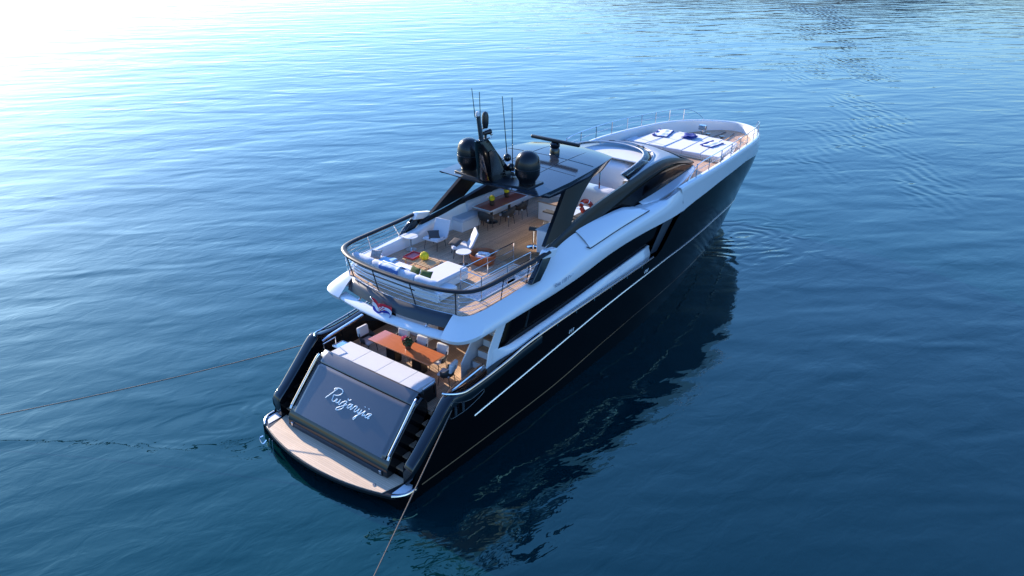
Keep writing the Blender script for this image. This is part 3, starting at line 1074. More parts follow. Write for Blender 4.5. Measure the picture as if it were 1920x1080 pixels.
# ---- overhang: slate panel below the deck edge and the white crossbar aft of it
rows = []
for k in range(21):
    y = lerp(-2.31, 2.31, k / 20)
    x_t = 3.965 - 0.285 * (1 - (y / 2.32) ** 2)
    x_b = x_t - 0.22
    rows.append([(x_t, y, 4.905), (lerp(x_t, x_b, 0.5) - 0.02, y, 4.70), (x_b, y, 4.50), (x_b + 0.05, y, 4.47)])
part(MB().grid(rows), 'overhang_panel', 'panel', ang=60, solid=0.02)
rows = []
for k in range(25):
    y = lerp(-2.42, 2.42, k / 24)
    e = (y / 2.42) ** 2
    xa = 3.37 - 0.26 * (1 - e)
    za = 4.30
    rows.append([(xa + 0.02, y, za - 0.06), (xa, y, za), (xa + 0.04, y, za + 0.06), (xa + 0.34, y, za + 0.10), (xa + 0.38, y, za + 0.06), (xa + 0.38, y, za - 0.08)])
part(MB().grid(rows, cv=True), 'overhang_crossbar', 'white', ang=50)
mb = MB()
mb.box((5.6, 0, 4.585), (3.6, 5.6, 0.05))
part(mb, 'overhang_soffit', 'white_matt')
for y in (-1.55, 1.55):
    mb = MB()
    mb.box((3.62, y, 4.46), (0.30, 0.05, 0.05), ry=-0.3)
    part(mb, 'crossbar_bracket', 'steel')

# ---- fly deck guard rail
RAIL = [(8.15, 3.10, 5.90), (7.2, 3.09, 5.86), (6.0, 3.07, 5.83), (5.0, 3.05, 5.81), (4.45, 2.97, 5.80), (4.1, 2.78, 5.80), (3.86, 2.42, 5.80), (3.68, 1.9, 5.80), (3.55, 1.0, 5.80), (3.52, 0.0, 5.80)]
RAIL = RAIL + [(x, -y, z) for x, y, z in RAIL[-2::-1]]
rp = catmull(RAIL, 6)
mb = MB()
mb.tube(rp, 0.105, 10, rz=0.06)
fr = part(mb, 'guard_rail', 'rail_dark', ang=60)
BASES = [(7.0, 2.93, 5.3), (5.5, 2.93, 5.25), (4.07, 2.35, 4.88), (3.80, 0.85, 4.88), (3.80, -0.85, 4.88), (4.07, -2.35, 4.88), (5.7, -2.90, 4.95), (7.1, -2.92, 5.05)]
def rail_near(b):
    return min(rp, key=lambda q: (q - Vector((b[0] - 0.12, b[1] * 1.04, 5.8))).length)


for b in BASES:
    t = rail_near(b)
    mb = MB()
    mb.tube([b, t], 0.02, 6)
    part(mb, 'stanchion', 'steel' if b[1] > 2.5 else 'rail_dark', fr)
for k in range(4):
    f = 0.2 + 0.19 * k
    pts = []
    for q in rp[2:-2]:
        bx = 0.26 if abs(q.y) < 2.6 else 0.0
        base = Vector((q.x + bx, q.y * 0.955, 4.9 if q.y < 2.7 else 5.2))
        pts.append(base.lerp(q, f))
    mb = MB()
    mb.tube(pts, 0.009, 5)
    part(mb, 'rail_wire', 'steel', fr)

# ---- inner port bulwark of the fly deck with white top, starboard low coaming
mb = MB()
secs = []
for x, yi, yo, zt in ((4.35, 2.70, 2.88, 5.0), (4.6, 2.68, 2.93, 5.22), (5.0, 2.68, 2.95, 5.28), (6.5, 2.68, 2.96, 5.32), (7.8, 2.66, 2.96, 5.40), (8.6, 2.62, 2.9, 5.62), (10, 2.50, 2.66, 5.86), (12.3, 2.46, 2.58, 5.90), (16, 2.30, 2.40, 5.9)):
    secs.append([(x, yi, 4.9), (x, yi, zt - 0.05), (x, yi + 0.04, zt), (x, yo - 0.04, zt), (x, yo, zt - 0.06), (x, yo, 4.9)])
mb.loft(secs)
part(mb, 'port_coaming', 'white', ang=50)
mb = MB()
secs = []
for x, yi, yo, zt in ((7.5, 2.70, 2.92, 5.05), (8.3, 2.60, 2.90, 5.35), (9, 2.56, 2.74, 5.62), (10, 2.50, 2.64, 5.80), (12.3, 2.46, 2.56, 5.86), (16, 2.30, 2.40, 5.9)):
    secs.append([(x, -yi, 4.9), (x, -yi, zt - 0.05), (x, -yi - 0.04, zt), (x, -yo + 0.04, zt), (x, -yo, zt - 0.06), (x, -yo, 4.9)])
mb.loft(secs)
part(mb, 'starboard_coaming', 'white', ang=50)

# ---- stairwell rails
for yy, xs_, z0 in ((-1.38, (5.45, 6.9, 8.4), 4.9), (-2.36, (5.35, 6.75, 8.1), 4.9)):
    mb = MB()
    zt = 5.72
    for x in xs_:
        mb.tube([(x, yy, z0), (x, yy, zt)], 0.02, 6)
    for f in (1.0, 0.66, 0.36):
        mb.tube([(xs_[0], yy, lerp(z0, zt, f)), (xs_[-1], yy, lerp(z0, zt, f))], 0.018 if f == 1 else 0.010, 6)
    if yy > -2:
        for f in (1.0, 0.5):
            mb.tube([(xs_[0], yy, lerp(z0, zt, f)), (xs_[0] - 0.05, -2.36, lerp(z0, zt, f))], 0.016, 6)
    part(mb, 'stair_rail', 'steel', fd)

# ---- wheelhouse: black frame, dark side glass, smooth roof, front screen
FT = [(8.05, 2.98, 5.62), (8.6, 2.78, 5.80), (9.5, 2.66, 5.96), (10.6, 2.58, 6.16), (12.5, 2.53, 6.44), (14.9, 2.48, 6.66), (16.2, 2.44, 6.80), (17.5, 2.36, 6.82), (18.6, 2.26, 6.70), (19.6, 2.18, 6.50), (20.6, 2.10, 6.22), (21.4, 2.03, 5.97), (22.0, 1.96, 5.76)]
FL = [(8.2, 3.0, 5.30), (8.8, 2.80, 5.56), (9.8, 2.70, 5.74), (11.0, 2.65, 5.82), (12.5, 2.62, 5.88), (15.0, 2.56, 6.30), (16.5, 2.52, 6.48), (17.8, 2.44, 6.52), (18.9, 2.34, 6.40), (19.8, 2.26, 6.24), (20.7, 2.16, 6.00), (21.4, 2.07, 5.80), (22.0, 1.98, 5.66)]
FTc, FLc = catmull(FT, 4), catmull(FL, 4)
for side in (-1, 1):
    rings = []
    for a, b in zip(FTc, FLc):
        w = 0.14
        rings.append([(a.x, side * (a.y - w), a.z - 0.03), (a.x, side * (a.y - 0.03), a.z), (lerp(a.x, b.x, .4), side * (lerp(a.y, b.y, .4) + 0.03), lerp(a.z, b.z, .4)), (b.x, side * (b.y + 0.01), b.z), (b.x, side * (b.y - w), b.z)])
    fm = part(MB().loft(rings), 'side_frame', 'frame', ang=50)
    # glass below the frame
    rows = []
    GB = smooth_tab([12.4, 14, 15.2, 17, 18.8, 20.5, 22.0], [5.82, 5.62, 5.50, 5.42, 5.44, 5.52, 5.62])
    for k in range(30):
        x = lerp(12.5, 21.95, k / 29)
        zt = interp(x, [p.x for p in FLc], [p.z for p in FLc]) + 0.02
        yt = interp(x, [p.x for p in FLc], [p.y for p in FLc]) - 0.05
        zb_ = min(GB(x) - 0.15, zt - 0.02)
        rows.append([(x, side * (yt + 0.05 * (1 - j / 4)), lerp(zb_, zt, j / 4)) for j in range(5)])
    part(MB().grid(rows), 'side_glass', 'glass_black', fm, ang=60, solid=0.015)
    # black foot of the arch running down to the rail end
    mb = MB()
    mb.loft([[(7.0, side * 2.98, 5.06), (7.55, side * 2.98, 5.02), (7.55, side * 3.2, 5.02), (7.0, side * 3.2, 5.06)],
             [(7.35, side * 2.96, 5.45), (7.95, side * 2.96, 5.38), (7.95, side * 3.18, 5.38), (7.35, side * 3.18, 5.45)],
             [(7.75, side * 2.92, 5.78), (8.35, side * 2.92, 5.66), (8.35, side * 3.1, 5.66), (7.75, side * 3.1, 5.78)]])
    part(mb, 'arch_foot', 'black', fm, bevel=0.05)
    mb = MB()
    mb.loft([[(7.75, side * 2.90, 5.76), (8.5, side * 2.88, 5.62), (8.5, side * 3.14, 5.62), (7.75, side * 3.14, 5.76)],
             [(7.98, side * 2.88, 6.00), (8.75, side * 2.8, 5.84), (8.75, side * 3.08, 5.84), (7.98, side * 3.12, 6.00)]])
    part(mb, 'arch_joint', 'white', fm, bevel=0.04)
    mb = MB()
    mb.lathe([(0.001, 0), (0.045, 0), (0.045, 0.02), (0.001, 0.02)], (0, 0, 0), 12)
    o = part(mb, 'drain_port', 'black_sat', fm)
    o.location = (8.62, side * 2.97, 5.83)
    o.rotation_euler = (side * -1.0, 0, 0)
    # raked hardtop leg
    mb = MB()
    L0 = [(8.4, 2.74, 5.90), (10.25, 2.62, 6.16)]
    L1 = [(10.3, 2.30, 7.42), (12.4, 2.18, 7.44)]
    n = 8
    rings = []
    for k in range(n + 1):
        t = k / n
        a = Vector(L0[0]).lerp(Vector(L1[0]), t)
        b = Vector(L0[1]).lerp(Vector(L1[1]), t) 
        b.x += 0.0 - 0.25 * sin(pi * t)
        rings.append([(a.x, side * (a.y - 0.14), a.z), (a.x, side * a.y, a.z), (lerp(a.x, b.x, .5), side * (lerp(a.y, b.y, .5) + 0.04), lerp(a.z, b.z, .5)), (b.x, side * b.y, b.z), (b.x, side * (b.y - 0.14), b.z)])
    mb.loft(rings)
    part(mb, 'hardtop_leg', 'frame', ang=45)

# roof and front screen of the wheelhouse
RX = [15.2, 16.0, 17.0, 18.0, 19.0, 19.8, 20.4]
def frame_at(x):
    return interp(x, [p.x for p in FTc], [p.y for p in FTc]), interp(x, [p.x for p in FTc], [p.z for p in FTc])


rows = []
for x in RX:
    yw, zw = frame_at(x)
    rows.append([(x + 0.55 * (1 - (abs(u)) ** 2) * min(1, (x - 15.2) / 3), u * (yw - 0.10), zw - 0.02 + (0.10 * (1 - u * u) if x < 20 else 0.1 * (1 - u * u))) for u in [lerp(-1, 1, k / 16) for k in range(17)]])
roof_rows = rows
rows2 = [[(x + 0.01, y, z + 0.015) for x, y, z in rows[-1]]]
for t in (0.33, 0.66, 1.0):
    r = []
    for k in range(17):
        u = lerp(-1, 1, k / 16)
        x0_, y0_, z0_ = rows[-1][k]
        xe = 21.75 + 0.62 * (1 - u * u)
        r.append((lerp(x0_, xe, t), lerp(y0_, u * 1.98, t), lerp(z0_ + 0.015, 5.78, t) + 0.05 * sin(pi * t)))
    rows2.append(r)
ws = part(MB().grid(rows2), 'front_screen', 'glass_black', ang=60, solid=0.02)
mb = MB()
mb.tube([(x + 0.03, y, z + 0.0) for x, y, z in rows2[-1]], 0.05, 8)
part(mb, 'screen_base', 'black_sat', ws)
for y in (-1.2, 0.9):
    mb = MB()
    mb.tube([(22.1, y, 5.86), (21.8, y + 0.5, 5.98), (21.4, y + 0.95, 6.13)], 0.014, 6)
    mb.tube([(21.55, y + 0.5, 6.1), (21.2, y + 1.4, 6.2)], 0.012, 6)
    part(mb, 'wiper', 'black_sat', ws)

# helm: windscreen, covered consoles and seats under and ahead of the hardtop
def ws_curve(z, n=24):
    pts = []
    if z > 6.9:
        ctl = [(14.4, 2.22, 6.98), (15.8, 2.05, 7.0), (17.2, 1.72, 7.02), (18.1, 1.1, 7.02), (18.45, 0.0, 7.02)]
    else:
        ctl = [(15.0, 2.30, 6.60), (16.4, 2.18, 6.76), (17.9, 1.85, 6.82), (18.8, 1.2, 6.86), (19.2, 0.0, 6.90)]
    ctl = ctl + [(a, -b, c) for a, b, c in ctl[-2::-1]]
    return catmull(ctl, 5)


top, bot = ws_curve(7), ws_curve(6.5)
wsc = part(MB().grid([bot, top]), 'helm_windscreen', 'screen', ang=60, solid=0.012)
mb = MB()
mb.tube(top, 0.024, 8)
mb.tube(bot, 0.026, 8)
for i in (0, 8, 14, 26, 32, 40):
    mb.tube([bot[i], top[i]], 0.018, 6)
part(mb, 'screen_frame', 'white_matt', wsc)
for i in (17, 23):
    mb = MB()
    q = top[i]
    mb.tube([bot[i] + Vector((0.05, 0, 0.02)), bot[i].lerp(q, 0.55) + Vector((0.02, 0.1, 0.02))], 0.014, 6)
    part(mb, 'screen_wiper', 'black_sat', wsc)


def lump(rows_, name, matname, parent=None, jit=0.03, seed=1, sub=2):
    rnd = random.Random(seed)
    rings = [[(x + rnd.uniform(-jit, jit), y + rnd.uniform(-jit, jit), z + rnd.uniform(-jit, jit)) for x, y, z in r] for r in rows_]
    return part(MB().loft(rings), name, matname, parent, sub=sub)


def cover_box(x0, x1, y0, y1, z0, z1, taper=0.1, n=5):
    rows_ = []
    for k in range(5):
        t = k / 4
        i = taper * (t ** 2)
        xa, xb, ya, yb = x0 + i, x1 - i, y0 + i, y1 - i
        r = []
        for q in range(n):
            r.append((lerp(xa, xb, q / n), ya, lerp(z0, z1, t)))
        for q in range(n):
            r.append((xb, lerp(ya, yb, q / n), lerp(z0, z1, t)))
        for q in range(n):
            r.append((lerp(xb, xa, q / n), yb, lerp(z0, z1, t)))
        for q in range(n):
            r.append((xa, lerp(yb, ya, q / n), lerp(z0, z1, t)))
        rows_.append(r)
    return rows_


lump(cover_box(16.6, 18.4, -1.45, 1.2, 4.9, 6.62, 0.15), 'helm_console', 'cover', seed=2, jit=0.02)
lump(cover_box(14.6, 15.7, -1.75, 1.5, 4.9, 6.02, 0.18), 'helm_seat', 'cover', seed=3)
mb = MB()
for sd_ in (-1, 1):
    mb = MB()
    mb.plate([(15.2, sd_ * 2.28, 4.95), (15.2, sd_ * 2.28, 6.4), (16.4, sd_ * 2.16, 6.68), (17.8, sd_ * 1.83, 6.72), (17.8, sd_ * 1.83, 4.95)], (0, sd_ * 0.05, 0))
    part(mb, 'helm_side_lining', 'white_matt')
dash = MB()
dash.plate([(p.x - 0.02, p.y * 0.985, p.z - 0.015) for p in bot if p.x > 17.0], (0, 0, -0.05))
dsh = part(dash, 'helm_dash', 'white_matt')
half = len(bot) // 2
for seg in (bot[:half], bot[half + 1:]):
    mb = MB()
    mb.grid([[(p.x - 0.02, p.y * 0.985, p.z - 0.012), (p.x - 0.06, p.y * 0.985 - (0.2 if p.y > 0 else -0.2), p.z - 0.04), (p.x - 0.06, p.y * 0.985 - (0.22 if p.y > 0 else -0.22), p.z - 0.6)] for p in seg if p.x < 17.9])
    part(mb, 'dash_side', 'white_matt', dsh, ang=50)


def resample(pts, n):
    pts = [Vector(p) for p in pts]
    d = [0.0]
    for a, b in zip(pts[:-1], pts[1:]):
        d.append(d[-1] + (b - a).length)
    out, k = [], 0
    for i in range(n):
        t = d[-1] * i / (n - 1)
        while k < len(pts) - 2 and d[k + 1] < t:
            k += 1
        f = (t - d[k]) / max(1e-9, d[k + 1] - d[k])
        out.append(pts[k].lerp(pts[k + 1], f))
    return out


front = [Vector(p) for p in roof_rows[-1]]            # runs from starboard to port
edge_s = [Vector((p.x, -(p.y - 0.08), p.z - 0.02)) for p in FTc if 14.6 <= p.x < 20.3]
outer = edge_s + front + [Vector((p.x, -p.y, p.z)) for p in reversed(edge_s)]
innr = list(reversed([Vector(p) + Vector((0, 0, -0.01)) for p in bot]))
nn = 61
oo, ii = resample(outer, nn), resample(innr, nn)
rr = []
for t in (0.0, 0.3, 0.65, 1.0):
    rr.append([a.lerp(b, t) + Vector((0, 0, 0.06 * sin(pi * t))) for a, b in zip(ii, oo)])
part(MB().grid(rr), 'wheelhouse_roof', 'roof_grey', ang=60, solid=0.02)

# ---- hardtop
def ht_ring(x, hw, z, th=0.16):
    r = []
    for k in range(17):
        u = lerp(-1, 1, k / 16)
        r.append((x[0] - x[1] * (1 - u * u), u * hw, z + 0.07 * (1 - u * u)))
    return r


secs = [((8.62, 0.28), 2.30, 7.63), ((9.3, 0.20), 2.34, 7.645), ((10.5, 0.1), 2.33, 7.66), ((12.0, 0.0), 2.25, 7.70), ((13.3, -0.1), 2.08, 7.70), ((14.1, -0.18), 1.92, 7.67), ((14.45, -0.22), 1.78, 7.62)]
rings = []
for xx, hw, z in secs:
    topr = ht_ring(xx, hw, z)
    t = -0.05 if xx[0] < 8.7 else (0.05 if xx[0] > 14.4 else 0.10)
    drop = interp(xx[0], [8.6, 9.3, 11.5, 13.5, 14.45], [0.06, 0.30, 0.42, 0.36, 0.12])
    side_r = [(topr[-1][0], hw + 0.0, z - 0.04), (topr[-1][0], hw - 0.10, z - drop)]
    under = [(p[0], p[1] * (hw - 0.34) / hw, p[2] - t - 0.1) for p in reversed(topr)]
    side_l = [(topr[0][0], -hw + 0.10, z - drop), (topr[0][0], -hw, z - 0.04)]
    rings.append(topr + side_r + under + side_l)
ht = part(MB().loft(rings), 'hardtop', 'roof_paint', ang=28)
mb = MB()
seam = [(8.9, 0.95), (14.35, 0.80)]
for y0_, y1_ in ((0.95, 0.82), (-0.95, -0.82)):
    pts = []
    for k in range(12):
        x = lerp(9.6, 14.2, k / 11)
        hw = interp(x, [s[0][0] for s in secs], [s[1] for s in secs])
        zc = interp(x, [s[0][0] for s in secs], [s[2] for s in secs])
        y = lerp(y0_, y1_, k / 11)
        pts.append((x, y, zc + 0.07 * (1 - (y / hw) ** 2) + 0.004))
    mb.tube(pts, 0.018, 6, rz=0.007)
for xx in (11.15, 12.55):
    pts = []
    for k in range(9):
        y = lerp(-2.2, 2.2, k / 8) * (0.97 if xx < 12 else 0.93)
        zc = interp(xx, [s[0][0] for s in secs], [s[2] for s in secs])
        pts.append((xx, y, zc + 0.07 * (1 - (y / 2.28) ** 2) + 0.004))
    mb.tube(pts, 0.012, 6, rz=0.006)
part(mb, 'hardtop_seam', 'black_sat', ht)
for y in (-1.75, 1.75):
    mb = MB()
    mb.tube([(13.6, y, 6.5), (13.6, y, 7.55)], 0.028, 8)
    part(mb, 'hardtop_post', 'steel', ht)

# mast base plinth, widened in black as the domes' reflection, fin, domes, aerials
mb = MB()
mb.prism([(8.78, -1.7), (8.60, -0.9), (8.55, 0), (8.60, 0.9), (8.78, 1.7), (9.75, 1.7), (9.95, 0.5), (9.95, -0.5), (9.75, -1.7)], 7.62, 7.735)
part(mb, 'plinth_and_reflection', 'frame', ht, bevel=0.03)
mb = MB()
fin = []
for z, xa, xf, hw in ((7.70, 8.45, 10.0, 0.26), (8.0, 8.35, 9.72, 0.24), (8.4, 8.25, 9.35, 0.2), (8.8, 8.15, 9.0, 0.17), (9.15, 8.08, 8.72, 0.15), (9.25, 8.06, 8.62, 0.14)):
    fin.append([(xa, -hw, z), (lerp(xa, xf, .4), -hw * 1.15, z), (xf - 0.08, -hw * 0.8, z), (xf, 0, z), (xf - 0.08, hw * 0.8, z), (lerp(xa, xf, .4), hw * 1.15, z), (xa, hw, z), (xa - 0.05, 0, z)])
mb.loft(fin)
mast = part(mb, 'radar_mast', 'black', ang=40)
mb = MB()
mb.plate([(8.55, -0.262, 7.95), (9.15, -0.285, 7.95), (8.75, -0.235, 8.85), (8.45, -0.215, 8.85)], (0, -0.012, 0))
part(mb, 'mast_grille', 'steel_dark', mast)
mb = MB()
mb.tube([(8.30, 0, 9.22), (8.10, 0, 10.15)], [0.09, 0.07], 10)
mb.box((8.36, 0, 9.28), (0.62, 0.16, 0.05))
part(mb, 'mast_pole', 'steel_dark', mast, bevel=0.01)
mb = MB()
mb.lathe([(0.001, 0), (0.07, 0), (0.075, 0.06), (0.06, 0.14), (0.001, 0.16)], (8.09, 0, 10.15), 12)
part(mb, 'anchor_light', 'white_matt', mast)
mb = MB()
mb.lathe([(0.001, -0.3), (0.09, -0.28), (0.12, -0.1), (0.12, 0.14), (0.08, 0.27), (0.001, 0.31)], (8.50, 0, 9.93), 14)
mb.box((8.36, 0, 9.66), (0.36, 0.05, 0.04))
part(mb, 'loudhailer', 'black_sat', mast)
mb = MB()
mb.tube([(8.50, 0, 9.27), (8.52, 0, 9.42)], 0.05, 8)
mb.tube([(8.40, 0, 9.48), (8.72, -0.05, 9.50)], [0.07, 0.1], 10)
part(mb, 'searchlight', 'black_sat', mast)
mb = MB()
mb.tube([(8.60, 0, 9.27), (8.84, 0, 9.25), (8.84, 0, 9.34)], 0.02, 6)
mb.ball((8.84, 0, 9.38), 0.06, 10)
part(mb, 'mast_lamp', 'steel', mast)
for a, b, r in (((8.02, 0.06, 10.1), (7.90, 0.1, 11.1), 0.011), ((8.28, 0, 9.3), (8.18, 0, 10.95), 0.012), ((9.78, 0, 8.4), (9.46, 0, 10.6), 0.013), ((9.6, -0.4, 7.75), (9.50, -0.4, 10.6), 0.014)):
    mb = MB()
    mb.tube([a, Vector(a).lerp(Vector(b), 0.4), b], [r * 1.7, r * 1.2, r], 6)
    part(mb, 'whip_aerial', 'black_sat', mast)
mb = MB()
mb.ball((9.80, 0, 8.30), 0.15, 14)
mb.ball((9.68, -0.28, 8.02), 0.15, 14)
mb.tube([(9.5, 0, 8.24), (9.78, 0, 8.28)], 0.03, 6)
part(mb, 'floodlight', 'black', mast)
mb = MB()
mb.box((9.55, -0.5, 7.86), (0.16, 0.2, 0.18))
mb.box((9.75, -0.62, 7.84), (0.14, 0.14, 0.12))
part(mb, 'horn', 'steel', mast, bevel=0.03)
for side in (-1, 1):
    mb = MB()
    mb.lathe([(0.001, 7.76), (0.30, 7.76), (0.30, 7.84), (0.38, 7.96), (0.445, 8.08), (0.45, 8.45), (0.437, 8.56), (0.395, 8.70), (0.315, 8.81), (0.20, 8.89), (0.10, 8.92), (0.001, 8.925)], (9.22, side * 1.34, 0), 32)
    part(mb, 'satellite_dome', 'dome', ht, ang=60)
    mb = MB()
    mb.lathe([(0.451, 8.30), (0.457, 8.31), (0.451, 8.32)], (9.22, side * 1.34, 0), 32)
    part(mb, 'dome_seam', 'black_sat', ht)
mb = MB()
mb.lathe([(0.001, 7.76), (0.20, 7.76), (0.20, 7.92), (0.16, 8.0), (0.20, 8.06), (0.20, 8.17), (0.14, 8.22), (0.001, 8.22)], (12.93, 0, 0), 20)
rd = part(mb, 'radar_pedestal', 'black', ht)
mb = MB()
mb.box((12.93, 0, 8.29), (0.15, 2.3, 0.14))
part(mb, 'radar_bar', 'black_sat', rd, bevel=0.045)

# ---- fly deck built-in furniture
# aft sofa: seat plinth, backrest bolsters, chaise
mb = MB()
mb.box((4.80, 0.55, 5.04), (0.95, 3.9, 0.26))
mb.box((5.75, -0.48, 5.04), (1.25, 0.95, 0.26))
fs = part(mb, 'aft_sofa', 'white_matt', bevel=0.04)
mb = MB()
mb.box((4.88, 1.26, 5.25), (0.82, 2.45, 0.17))
part(mb, 'seat_cushion', 'cushion', fs, bevel=0.06)
mb = MB()
mb.box((5.42, -0.48, 5.25), (1.92, 0.98, 0.18))
part(mb, 'chaise_cushion', 'cushion', fs, bevel=0.07)
for a, b in ((2.62, 1.62), (1.60, 0.62), (0.60, -0.40), (-0.42, -1.32)):
    mb = MB()
    r = []
    for k in range(9):
        y = lerp(a, b, k / 8)
        s = 1.0 if 0 < k < 8 else 0.86
        cx = 4.36 + 0.02 * y * y * (0.5 if y > 0 else 0.2) - 0.03
        r.append([(cx + 0.17 * s * cos(q), y, 5.44 + 0.21 * s * sin(q)) for q in [2 * pi * j / 14 for j in range(14)]])
    mb.loft(r)
    part(mb, 'back_bolster', 'cushion_grey', fs, ang=60, bevel=0.02)
mb = MB()
mb.box((4.33, 0.55, 5.06), (0.16, 3.9, 0.30))
mb.box((4.255, 0.9, 5.08), (0.02, 2.6, 0.05), mi=1)
part(mb, 'sofa_back_panel', ['white', 'steel_dark'], fs, bevel=0.01)
mb = MB()
mb.box((5.05, 2.42, 5.14), (0.75, 0.5, 0.40))
part(mb, 'corner_seat', 'cushion', fs, bevel=0.08)
# port settee and its end block
mb = MB()
mb.box((10.15, 2.30, 5.10), (1.15, 0.55, 0.42))
mb.box((12.3, 2.45, 5.08), (3.2, 0.30, 0.36))
ps = part(mb, 'port_settee', 'white', bevel=0.03)
mb = MB()
mb.box((10.15, 2.28, 5.38), (1.17, 0.6, 0.14))
part(mb, 'seat_cushion', 'cushion_grey', ps, bevel=0.04)
mb = MB()
mb.box((12.3, 2.40, 5.33), (3.2, 0.36, 0.14))
part(mb, 'seat_cushion', 'cushion_grey', ps, bevel=0.04)
for a, b in ((10.4, 12.0), (12.02, 13.9)):
    mb = MB()
    mb.tube([(a, 2.52, 5.66), (a + 0.1, 2.52, 5.68), (b - 0.1, 2.52, 5.68), (b, 2.52, 5.66)], [0.12, 0.17, 0.17, 0.12], 14, rz=0.22)
    part(mb, 'back_bolster', 'cushion_grey', ps, ang=60)
# bar unit and cabinet to starboard
mb = MB()
mb.box((10.55, -1.72, 5.34), (1.5, 0.62, 0.88))
bar = part(mb, 'bar_unit', 'white', bevel=0.03)
mb = MB()
mb.box((10.55, -1.72, 5.81), (1.56, 0.70, 0.05))
part(mb, 'bar_worktop', 'cushion_grey', bar, bevel=0.012)
mb = MB()
mb.box((11.75, -1.35, 5.78), (0.28, 1.9, 0.06))
mb.box((12.6, -1.9, 5.78), (1.6, 0.5, 0.06))
part(mb, 'bar_counter', 'rattan', bar, bevel=0.012)
mb = MB()
mb.box((12.6, -1.55, 5.32), (1.5, 0.9, 0.84))
part(mb, 'sink_cabinet', 'white', bar, bevel=0.03)
mb = MB()
mb.box((13.2, 0.15, 5.28), (0.9, 0.9, 0.76))
cab = part(mb, 'sideboard', 'white', bevel=0.03)
mb = MB()
mb.box((13.2, 0.15, 5.68), (0.94, 0.94, 0.05))
part(mb, 'sideboard_top', 'teak_step', cab, bevel=0.01)

# ---- foredeck
def deck_poly(z, inset, x0, x1):
    xs_ = [x0 + (x1 - x0) * i / 30 for i in range(31)]
    R = [(x, -(max(0.05, hb(x, z) - inset))) for x in xs_]
    return R + [(x, -y) for x, y in reversed(R)]


part(MB().prism(deck_poly(5.3, 0.24, 17.3, 27.9), DECK_F - 0.08, DECK_F), 'foredeck', 'teak')
md_ = part(MB().prism(deck_poly(5.0, 0.24, 27.9, 32.2), 4.86, 4.95), 'mooring_deck', 'teak')
mb = MB()
mb.box((27.88, 0, 5.16), (0.04, 4.9, 0.4))
part(mb, 'deck_step', 'white', md_)
# house-side shoulder between deck and glass
for side in (-1, 1):
    mb = MB()
    rows = []
    for x, yi, yo in ((15.6, 2.5, 2.75), (17.0, 2.45, 2.95), (18.5, 2.36, 2.85), (20, 2.22, 2.6), (21.2, 2.1, 2.35), (22.0, 1.96, 2.1)):
        rows.append([(x, side * (yi - 0.04), 5.56), (x, side * (yi + 0.05), 5.56), (x, side * (yo - 0.03), 5.50), (x, side * yo, 5.34)])
    mb.grid(refine(rows, 3))
    part(mb, 'house_shoulder', 'white', ang=60, solid=0.02)
# sunpad: plinth with cushions in five lengths, forward backrest
mb = MB()
mb.prism([(23.8, -2.5), (23.8, 2.5), (25.8, 2.4), (27.2, 2.0), (27.4, 0), (27.2, -2.0), (25.8, -2.4)], DECK_F, DECK_F + 0.10)
spd = part(mb, 'sunpad', 'white', bevel=0.03)
ys = [-2.55, -1.53, -0.51, 0.51, 1.53, 2.55]
for a, b in zip(ys[:-1], ys[1:]):
    xe0 = 27.3 - 0.12 * max(abs(a), abs(b)) ** 1.2
    mb = MB()
    mb.plate([(23.72, a + 0.003, DECK_F + 0.105), (23.72, b - 0.003, DECK_F + 0.105), (xe0, (b - 0.003) * 0.84, DECK_F + 0.105), (xe0, (a + 0.003) * 0.84, DECK_F + 0.105)], (0, 0, 0.20))
    part(mb, 'cushion', 'cushion', spd, bevel=0.05)
for side in (-1, 1):
    mb = MB()
    mb.box((24.4, side * 2.72, DECK_F + 0.12), (1.0, 0.24, 0.26), rz=-side * 0.06)
    part(mb, 'side_bolster', 'cushion', spd, bevel=0.06)
# windlass gear
mb = MB()
for y in (-0.42, 0.42):
    mb.lathe([(0.001, 0), (0.16, 0), (0.16, 0.08), (0.09, 0.12), (0.09, 0.26), (0.15, 0.30), (0.15, 0.36), (0.001, 0.37)], (29.0, y, 4.95), 18)
    mb.tube([(29.2, y, 5.0), (30.2, y * 0.8, 5.0), (31.2, y * 0.6, 5.0)], 0.03, 6)
wl = part(mb, 'windlass', 'steel_dark', md_, ang=50)
mb = MB()
for side in (-1, 1):
    mb.tube([(29.9, side * 1.1, 4.95), (29.9, side * 1.1, 5.12)], 0.04, 8)
    mb.tube([(29.7, side * 1.1, 5.12), (30.1, side * 1.1, 5.12)], 0.03, 8)
mb.box((28.5, 0.1, 5.02), (0.4, 0.9, 0.12))
part(mb, 'mooring_cleat', 'steel', md_, bevel=0.01)
mb = MB()
mb.tube([(29.4, 0.95, 4.95), (29.4, 0.95, 5.42)], 0.05, 8)
mb.box((29.4, 0.95, 5.5), (0.22, 0.42, 0.26))
part(mb, 'deck_searchlight', 'steel', md_, bevel=0.04)

